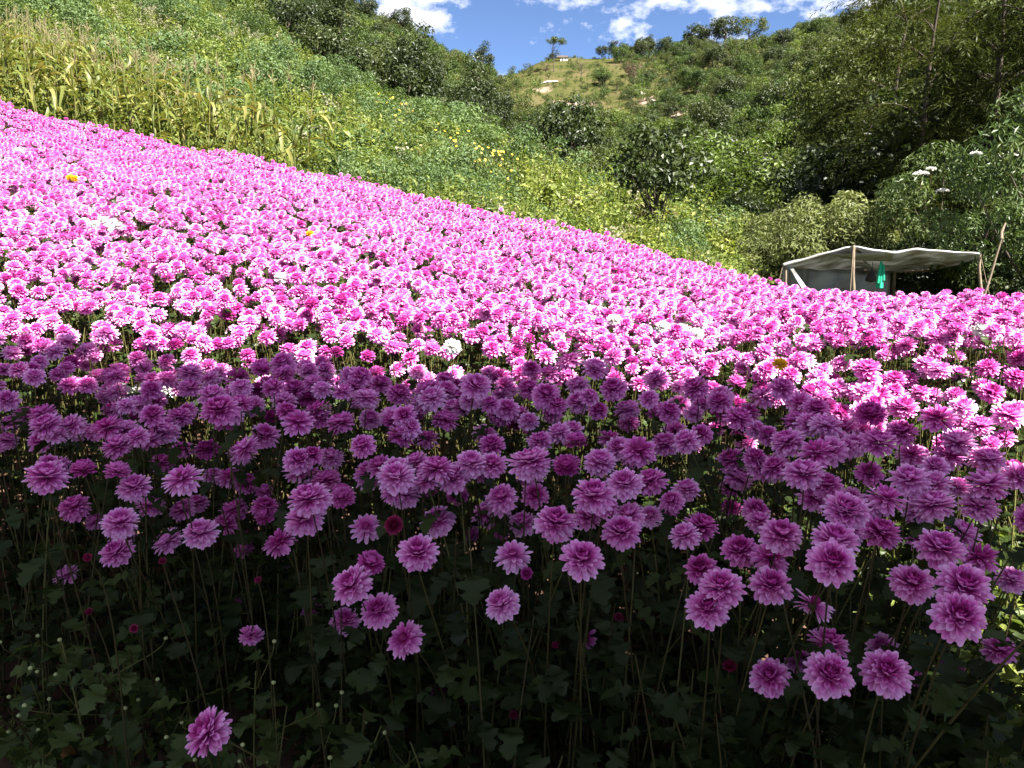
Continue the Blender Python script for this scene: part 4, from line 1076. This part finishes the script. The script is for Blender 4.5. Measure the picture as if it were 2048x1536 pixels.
block(700, 550, 2.926, [
    (1690, 1010, 215, 0, 52), (1840, 970, 185), (1460, 1080, 195), (1320, 950, 195), (1270, 1090, 185), (1065, 1060, 235), (710, 1070, 195), (510, 1110, 215), (270, 1120, 205),
    (110, 1140, 185), (310, 920, 185), (250, 830, 185), (100, 700, 175), (290, 680, 165), (450, 650, 175), (740, 630, 195), (880, 690, 140), (1045, 650, 155), (1160, 560, 150),
    (1280, 480, 155), (1440, 530, 175), (1540, 460, 145), (1540, 650, 175, -15, 48), (1330, 730, 165), (1330, 630, 155), (560, 830, 175), (790, 910, 155), (630, 700, 145), (880, 810, 155),
    (1620, 770, 165), (1790, 780, 175), (1630, 850, 135), (1810, 610, 145), (1750, 500, 125), (1860, 500, 130), (1930, 750, 155), (1900, 890, 155), (2000, 980, 140),
    (1150, 460, 125), (1650, 490, 110), (1000, 560, 130), (820, 560, 130), (960, 480, 110), (1240, 590, 130), (1700, 620, 130), (1940, 560, 130), (180, 620, 140), (560, 600, 140), (640, 640, 140, 0, 30, 'M'),
    (380, 780, 150, 0, 30, 'M'), (1180, 800, 140), (1080, 900, 140, 0, 30, 'M'), (1520, 940, 150), (960, 860, 140, 0, 30, 'M'), (450, 940, 150), (120, 830, 150)])

block(1280, 660, 4.518, [
    (580, 300, 185), (640, 150, 135), (770, 240, 155), (890, 240, 145), (880, 450, 245), (650, 510, 205), (720, 690, 275, 5, 45), (880, 650, 185, 0, 25, 'M'), (840, 590, 160), (600, 870, 130, 0, 30, 'M'),
    (900, 850, 235), (960, 1000, 215), (820, 1150, 295), (900, 1310, 285), (820, 1400, 240), (690, 870, 170), (760, 780, 170)])
block(1280, 950, 6.145, [(350, 390, 380, -20, 42)])
Zx = np.array([z[0] for z in Z]); Zy = np.array([z[1] for z in Z]); Zd = np.array([z[2] for z in Z])
def bloom_label(B, D, lean, tow, py, kd):
    size = 'large' if D > .075 else ('small' if D < .063 else 'mid-sized')
    colour = 'deep magenta' if kd == 'M' else 'pink'
    face = 'leaning to the corn' if lean < -14 else ('leaning to the shelter' if lean > 9 else ('facing the path' if tow > 34 else 'facing up'))
    row = 'at bed front' if py > 1020 else ('in crowded mid-bed' if py > 800 else 'at bed back')
    zone = 'near budding plants' if B[0] < -.62 else ('near sunlit end' if B[0] > .55 else ('halfway along' if abs(B[0]) < .25 else ('in sunlit half' if B[0] > 0 else 'in budding half')))
    return f'{size} {colour} chrysanthemum {face}, {row} {zone}', f'{size} {colour} blooms {face}, {row} {zone}'
n_ind = 0
for i, (px, py, dia, lean, tow, kd) in enumerate(Z):
    w = np.exp(-((Zx - px) / 160) ** 2 - ((Zy - py) / 70) ** 2)
    typ = float((w * Zd).sum() / w.sum())
    dep = FPX * .075 / (.45 * dia + .55 * typ)
    B = pix_depth(px, py, dep); D = dia * dep / FPX * .93
    B = B - cam_axis(lean, tow) * .010 * D / .075
    lb, gp = bloom_label(B, D, lean, tow, py, kd)
    pv = random.random()
    chrys(B, cam_axis(lean, tow), D, MAGENTA if kd == 'M' else PINK, lb, gp, pet=(random.choice(JY) if pv < .12 else JLOOSE[int(pv * 100) % 3] if pv < .30 else None), nleaf=random.randint(7, 9) if py > 950 else 6, split=(dia > 84 and py > 940),
          back=.16 if py > 1000 else .10)
    n_ind += 1
for k in range(12):
    B = np.array([random.uniform(-1.15, 1.35), random.uniform(1.95, 2.5), 0.0]); B[2] = gz(B[0], B[1]) + CANOPY + random.gauss(-.05, .05)
    ln, tw_ = random.gauss(-4, 12), random.gauss(25, 9); D = random.uniform(.066, .08)
    lb, gp = bloom_label(B, D, ln, tw_, 750, '')
    chrys(B, cam_axis(ln, tw_), D, PINK, lb, gp, nleaf=5, back=.08); n_ind += 1
def single(px, py, dia, lean, tow, mat, label, D=.06, **k):
    dep = FPX * D / dia
    chrys(pix_depth(px, py, dep), cam_axis(lean, tow), D, mat, label, None, **k)
single(419, 1464, 94, -45, 30, PINK, 'lowest large pink chrysanthemum nodding just above the soil at the bed front', .075, split=True, back=.25)
single(788, 1050, 50, 0, 72, CRIMSON, 'half-open dark crimson chrysanthemum facing out between two pink ones', .05, pet=JY[0])
single(622, 1314, 44, -72, 14, PINK, 'small pink chrysanthemum seen edge-on turned sideways above dark leaves', .06)
single(502, 1271, 48, 180, -5, PINK, 'pink chrysanthemum hanging upside down from a broken hooked stem', .055, back=.15)
single(466, 1209, 36, -60, 0, MAGENTA, 'withered little pink chrysanthemum drooping from a bent stem', .045, pet=JTORN)
single(1627, 1209, 80, 25, 5, PINK, 'torn pink chrysanthemum with half of its petals missing', .072, pet=JTORN)
single(1170, 1275, 50, 30, 40, PINK, 'ragged pink chrysanthemum half hidden behind a dark stem', .06, pet=JTORN)
single(1053, 1147, 34, -10, 60, MAGENTA, 'small round half-open pink chrysanthemum bud below the large front bloom', .035, pet=JY[1])
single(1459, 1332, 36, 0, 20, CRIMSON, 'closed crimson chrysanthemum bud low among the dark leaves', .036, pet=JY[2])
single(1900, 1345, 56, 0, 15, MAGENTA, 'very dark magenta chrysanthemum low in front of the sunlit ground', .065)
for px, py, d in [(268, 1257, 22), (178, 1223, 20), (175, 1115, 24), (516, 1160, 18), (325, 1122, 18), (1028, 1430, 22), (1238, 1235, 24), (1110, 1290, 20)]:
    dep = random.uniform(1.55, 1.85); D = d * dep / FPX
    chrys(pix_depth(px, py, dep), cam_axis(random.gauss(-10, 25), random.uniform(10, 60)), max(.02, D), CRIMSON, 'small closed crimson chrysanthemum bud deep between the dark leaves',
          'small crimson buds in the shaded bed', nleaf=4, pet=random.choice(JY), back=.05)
    n_ind += 1
print('SHADED', n_ind)

# ------------------------------------------------------------------ white and yellow blooms standing out in the field
def on_canopy(px, py, dia, mat, label, group=None):
    p = hit(px, py, CANOPY + .02, 2.0, 40); D = min(.095, max(.04 if mat is YELLOW else .06, dia / FPX * p[1]))
    chrys(p, (random.gauss(0, .15), -.35 + random.gauss(0, .1), 1), D, mat, label, group, nleaf=3, back=.02)
for px, py in [(170, 443), (188, 449), (206, 440), (226, 444), (236, 452), (216, 455)]:
    on_canopy(px, py, 17, WHITE, 'white chrysanthemum in the cluster on the sunny slope below the corn', 'white cluster on the sunny slope')
for px, py in [(645, 506), (672, 499)]: on_canopy(px, py, 24, WHITE, 'white chrysanthemum of the pair just below the single yellow bloom', 'white pair below the yellow bloom')
for px, py in [(563, 556), (584, 546)]: on_canopy(px, py, 28, WHITE, 'large white chrysanthemum of the pair in the middle of the sunny field', 'white pair in mid field')
for px, py in [(1183, 622), (1206, 628), (1228, 640)]: on_canopy(px, py, 30, WHITE, 'white chrysanthemum in the group behind the shaded bed', 'white group behind the shaded bed')
for px, py in [(1326, 655), (1362, 660), (1392, 668)]: on_canopy(px, py, 32, WHITE, 'large white chrysanthemum in the row just behind the shade edge', 'white row behind the shade edge')
for px, py in [(1812, 651), (1840, 650)]: on_canopy(px, py, 32, WHITE, 'white chrysanthemum of the pair below the green shirt', 'white pair below the shelter')
for px, py, lb in [(475, 441, 'single white chrysanthemum high on the sunny slope'), (886, 497, 'small white chrysanthemum alone in the middle of the far field'),
                   (1962, 660, 'white chrysanthemum among taller pink ones at the far end of the field'), (36, 302, 'small white chrysanthemum high up the field near the corn'),
                   (905, 694, 'white chrysanthemum at the bright edge of the shadow')]:
    on_canopy(px, py, 22, WHITE, lb)
for px, py, d in [(238, 783, 44), (282, 781, 34), (308, 784, 36), (338, 781, 34)]:
    dep = 2.75; chrys(pix_depth(px, py, dep), cam_axis(0, 30), d * dep / FPX, WHITE, 'white chrysanthemum half in shadow between the shaded pink blooms', 'white group in the shadow edge', nleaf=3)
for px, py, lb in [(140, 355, 'orange-yellow chrysanthemum high on the left of the sunny field'), (150, 357, 'smaller orange-yellow chrysanthemum touching another one high in the field'), (620, 467, 'bright yellow chrysanthemum alone among the pink ones'),
                   (1042, 455, 'yellow chrysanthemum near the far edge of the field'), (1560, 728, 'yellow chrysanthemum low among stems behind the shaded bed')]:
    on_canopy(px, py, 16, YELLOW, lb)

# ------------------------------------------------------------------ the sunlit field beyond: thousands of blooms
def field_flower(seed, nl=5):
    g = np.random.default_rng(seed); mb = MB()
    a = np.array([g.normal(0, .16), g.normal(-.22, .14), 1.0]); a /= np.linalg.norm(a)
    Rm = np.array(axis_rot(a, g.uniform(0, 6.28)).to_matrix())
    lay = [(max(6, int(n * .8)), L, W * 1.18, el, bd, cp, rr, rh, t0, t1) for (n, L, W, el, bd, cp, rr, rh, t0, t1) in LAYERS]
    if seed % 7 == 0: lay = [(n, L * .85, W, el + 15, bd, cp, rr, rh, t0 * .6, t1 * .6) for (n, L, W, el, bd, cp, rr, rh, t0, t1) in lay]
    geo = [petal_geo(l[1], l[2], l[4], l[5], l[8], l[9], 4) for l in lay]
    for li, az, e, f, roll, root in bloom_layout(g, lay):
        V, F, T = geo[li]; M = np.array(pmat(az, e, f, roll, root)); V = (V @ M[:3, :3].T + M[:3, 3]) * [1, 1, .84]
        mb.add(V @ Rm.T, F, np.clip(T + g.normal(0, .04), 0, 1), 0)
    V, F = ball((0, 0, .012), .0100, 7, 4); mb.add(V @ Rm.T, F, .02, 0)
    G = np.array([g.normal(0, .05), .03 + g.normal(0, .05), -CANOPY])
    p = stem_path(np.zeros(3), a, G, 7)
    mb.add(*tube(p, np.linspace(.0018, .003, 7), 4), g.uniform(.4, 1), 1)
    for k in range(nl):
        t = g.uniform(.18, .75); c = p[int(t * 6)]; L0 = lobed_leaf(int(g.integers(0, 99)))
        az = g.uniform(0, 6.28); Q = rotmat((0, 0, 1), az) @ rotmat((0, 1, 0), g.normal(0, .3)) * g.uniform(.7, 1.15)
        mb.add(L0.V[0] @ Q.T + c, L0.F[0], .5 + g.normal(0, .2), 2)
    return mb.mesh('field_chrysanthemum', [PINK, STEM, CLEAF])
FF = kinds_from([field_flower(500 + k) for k in range(14)], 'field_chrysanthemum')
def foliage_plant(seed, H, nl):
    g = np.random.default_rng(seed); mb = MB()
    top = np.array([g.normal(0, .06), g.normal(0, .06), H]); p = bez(np.array([0, 0, -.03]), np.array([0, 0, H * .4]), top * [.5, .5, .7], top, 8)
    mb.add(*tube(p, np.linspace(.0034, .0016, 8), 4), g.uniform(0, .4), 0)
    for k in range(nl):
        t = .08 + .9 * (k + g.random()) / nl; c = p[min(7, int(t * 7))]; L0 = lobed_leaf(int(g.integers(0, 99)))
        az = k * 2.4 + g.normal(0, .4); Q = rotmat((0, 0, 1), az) @ rotmat((0, 1, 0), g.normal(-.05, .35)) * g.uniform(.75, 1.35)
        mb.add(L0.V[0] @ Q.T + c + np.array([math.cos(az), math.sin(az), .2]) * .015, L0.F[0], .5 + g.normal(0, .2), 1)
        mb.add(L0.V[1] @ Q.T + c + np.array([math.cos(az), math.sin(az), .2]) * .015, L0.F[1] - len(L0.V[0]), .6, 1)
    return mb.mesh('leafy_stem', [STEM, CLEAF])
FP = kinds_from([foliage_plant(560 + k, h, 13) for k, h in enumerate([.55, .62, .70, .48, .66])], 'leafy_stem')

def field_points(step, y0, y1):
    out = []
    ys = np.arange(y0, y1, step)
    for y in ys:
        xs = np.arange(-1.0 * y - 2, .95 * y + 1.0, step)
        out.append(np.stack([xs + rng.normal(0, step * .3, len(xs)), np.full(len(xs), y) + rng.normal(0, step * .3, len(xs))], 1))
    return np.concatenate(out)
Pf = field_points(.070, 1.9, 13.6)
tt = Pf[:, 0] / Pf[:, 1]
ok = (Pf[:, 1] < field_far_y(tt)) & (tt > -.95) & (tt < .95)
# thin, uneven rows where stems and leaves show
gap = np.sin(Pf[:, 0] * 1.7 + 2.1 * np.sin(Pf[:, 1] * .9)) + np.sin(Pf[:, 1] * 3.3 + Pf[:, 0] * .8) + rng.normal(0, .55, len(Pf))
ok &= ~((gap > 1.75) & (Pf[:, 1] < 8)) & (rng.uniform(0, 1, len(Pf)) > .06)
ok &= Pf[:, 1] > 2.60 + .10 * np.sin(Pf[:, 0] * 3.0) - .62 * np.clip((-Pf[:, 0] - .95) / .5, 0, 1)
Pf = Pf[ok]; n = len(Pf)
zc = ground(Pf[:, 0], Pf[:, 1]) + CANOPY + rng.normal(0, .030, n) + .03 * np.sin(Pf[:, 0] * 4 + Pf[:, 1] * 3) - np.where(rng.uniform(0, 1, n) < .18, rng.uniform(.03, .14, n), 0)
print('FIELD', n)
fo = scatter('sunlit_chrysanthemums', FF, np.column_stack([Pf, zc]), np.stack([rng.normal(0, .12, n), rng.normal(0, .12, n), rng.normal(0, .5, n)], 1), rng.uniform(.66, .92, n))
tag(fo, 'thousands of sunlit pink chrysanthemums covering the slope behind the shaded bed', 'flowers')
# further shaded blooms standing lower between the ones above
g = np.random.default_rng(77); n = 270
Ps = np.stack([g.uniform(-1.35, 1.45, n), g.uniform(1.5, 2.62, n)], 1); Ps = Ps[Ps[:, 1] > 1.52 + .38 * np.clip(-Ps[:, 0], 0, 1)]; n = len(Ps)
so = scatter('shaded_chrysanthemums', kinds_from([field_flower(540 + k) for k in range(6)], 'shaded_chrysanthemum'), np.column_stack([Ps, ground(Ps[:, 0], Ps[:, 1]) + CANOPY - g.uniform(.03, .14, n) - .30 * np.clip(2.0 - Ps[:, 1], 0, .5)]),
             np.stack([g.normal(0, .15, n), g.normal(0, .15, n), g.normal(0, .5, n)], 1), g.uniform(.72, .95, n))
tag(so, 'lower pink chrysanthemums filling the gaps between the taller ones in shade', 'flowers')
Pl = field_points(.20, .0, 13.4)
tt = Pl[:, 0] / np.maximum(Pl[:, 1], .3)
front = 1.28 + .50 * np.clip((-Pl[:, 0] + .1), 0, 1) - .28 * np.clip(Pl[:, 0], 0, 1.2)     # front edge of the planting
ok = (Pl[:, 1] < field_far_y(tt)) & (Pl[:, 1] > np.where(Pl[:, 1] < 3, front, 0)) & (np.abs(tt) < 1.2)
Pl = Pl[ok]
Pe = field_points(.15, 1.0, 2.7); Pe = Pe[(Pe[:, 1] > 1.34 + .50 * np.clip((-Pe[:, 0] + .1), 0, 1) - .28 * np.clip(Pe[:, 0], 0, 1.2)) & (Pe[:, 0] < 1.15)]
Pl = np.concatenate([Pl, Pe]); n = len(Pl)
lo = scatter('chrysanthemum_foliage', FP, np.column_stack([Pl, ground(Pl[:, 0], Pl[:, 1])]), np.stack([rng.normal(0, .14, n), rng.normal(0, .14, n), rng.uniform(0, 6.28, n)], 1), rng.uniform(.8, 1.12, n))
tag(lo, 'dark lobed leaves and stems of the chrysanthemum bed below the blooms', 'foliage')

# ------------------------------------------------------------------ leafy plants, buds and weeds along the front edge
def leafy_plant(x, y, H, nl, label, group, buds=0, tone=None):
    e = empty('leafy_chrysanthemum', (x, y, gz(x, y))); tag(e, label, 'plant', group)
    top = np.array([random.gauss(0, .05), random.gauss(-.05, .05), H]); p = bez(np.array([0, 0, -.03]), np.array([0, 0, H * .4]), top * [.5, .5, .7], top, 8)
    obj('stem', MB().add(*tube(p, np.linspace(.004, .0016, 8), 5), random.random()).mesh('stem', STEM), e)
    az = random.uniform(0, 6.28)
    for k in range(nl):
        t = .1 + .9 * (k + random.random()) / nl; c = p[min(7, int(t * 7))]; az += 2.4 + random.gauss(0, .3)
        lf = obj('leaf', random.choice(LEAFS) if random.random() > .02 else DRY, e, c + np.array([math.cos(az), math.sin(az), .2]) * .018)
        f = random.uniform(.7, 1.3); lf.scale = (f, f, f); lf.rotation_euler = (random.gauss(0, .3), random.gauss(.05, .3), az)
        if buds and lf.data is not DRY: set_mat(lf, BLEAF)
    for k in range(buds):
        b = top + np.array([random.gauss(0, .06), random.gauss(-.03, .05), random.uniform(-.12, .06)])
        q = p[random.randint(4, 6)]
        obj('bud_stalk', MB().add(*tube(bez(q, q * .6 + b * .4, b - [0, 0, .03], b, 6), .0011, 3), .8).mesh('bud_stalk', STEM), e)
        obj('bud', BUDM, e, b)
for k in range(46):
    x = random.uniform(-1.15, .95); y = 1.22 + .52 * max(0, min(1, -x + .1)) - .26 * max(0, x) + random.gauss(0, .07)
    bd = (random.randint(1, 3) if x < -.35 else (1 if random.random() < .2 else 0))
    h0 = random.uniform(.22, .46); sz_ = 'tall' if h0 > .36 else 'low'
    if bd:
        lb = f'{sz_} lobed-leaf chrysanthemum plant with {["", "one pale bud", "two pale buds", "three pale buds"][bd]} at the bed edge'
    else:
        lb = f'{sz_} dark lobed-leaf chrysanthemum plant without buds at the bed front ' + ('near the sunlit end' if x > .4 else 'along the middle' if x > -.3 else 'near the bare soil')
    leafy_plant(x, y, h0, random.randint(9, 13), lb, lb.replace('plant', 'plants'), bd)
def blade_mesh(L, W, bend):
    def fn(u, v):
        return [L * u * math.cos(bend * u * .6), W * (v - .5) * math.sin(min(1, u * .96 + .08) * math.pi) ** .7, L * u * math.sin(.9 - bend * u) + abs(v - .5) * W * .3]
    return MB().add(*grid(7, 3, fn), .6).mesh('blade', WEED)
BL = [blade_mesh(.12, .022, .7), blade_mesh(.15, .028, 1.0), blade_mesh(.09, .03, .5)]
def fern_mesh(seed):
    g = np.random.default_rng(seed); mb = MB(); C = []
    for s in np.linspace(.1, 1, 14):
        for sd in (-1, 1):
            for q in np.linspace(.2, 1, 5): C.append([s * .13, sd * q * .035 * (1.15 - s), .05 * s - .03 * s * s + g.normal(0, .002)])
    C = np.array(C); V, F = leaf_quads(C, np.tile([0, 0, 3.0], (len(C), 1)), .012, .006, g); mb.add(V, F, .9)
    mb.add(*tube(np.array([[0, 0, 0], [.06, 0, .025], [.13, 0, .02]]), .0012, 3), .5)
    return mb.mesh('frond', TBRIGHT, False)
FR = [fern_mesh(s) for s in (1, 2)]
def weed(px, py, kind, n, s, label):
    p = hit(px, py, .0, .6, 4); e = empty('weed', p); tag(e, label, 'weed')
    for k in range(n):
        b = obj('frond' if kind == 'f' else 'blade', random.choice(FR if kind == 'f' else BL), e); f = s * random.uniform(.8, 1.2)
        b.scale = (f, f, f); b.rotation_euler = (random.gauss(0, .1), random.gauss(-.1, .15), k * 6.28 / n + random.gauss(0, .3))
weed(60, 1500, 'f', 9, 1.15, 'bright yellow-green ferny weed on the bare soil')
weed(165, 1500, 'b', 5, 1.0, 'weed with long pointed green leaves beside the ferny one on the soil')
weed(20, 1470, 'b', 4, .7, 'small pointed-leaf weed at the edge of the bare soil')
weed(255, 1530, 'b', 5, .6, 'weed with short broad blades between soil and bed leaves')
weed(40, 1400, 'b', 5, .7, 'green seedling weed under the budding plants')
# dry bent twig
p0 = hit(500, 1520, 0, .6, 4)
tw = bez(np.zeros(3), np.array([.02, .02, .07]), np.array([.10, .0, .09]), np.array([.15, -.02, .02]), 9)
o = obj('dry_twig', MB().add(*tube(tw, np.linspace(.0022, .001, 9), 4)).mesh('dry_twig', DRYLEAF), loc=p0); tag(o, 'dry brown bent twig lying at the bottom of the bed', 'twig')
# sunlit low weeds on the open ground right of the bed
P = []
for k in range(420):
    x = random.uniform(.95, 2.4); y = random.uniform(1.3, 2.7)
    if x / y < .5: continue
    P.append((x, y, gz(x, y)))
P = np.array(P); n = len(P)
tag(scatter('path_weeds', kinds_from([weed_mesh(240 + k, .16, .10, 70, .05, .02, [WEED, PLUME]) for k in range(3)], 'path_weed'), P, np.stack([np.zeros(n), np.zeros(n), rng.uniform(0, 6.28, n)], 1), rng.uniform(.7, 1.6, n)),
    'low sunlit weeds on the ground at the right end of the bed', 'weeds')
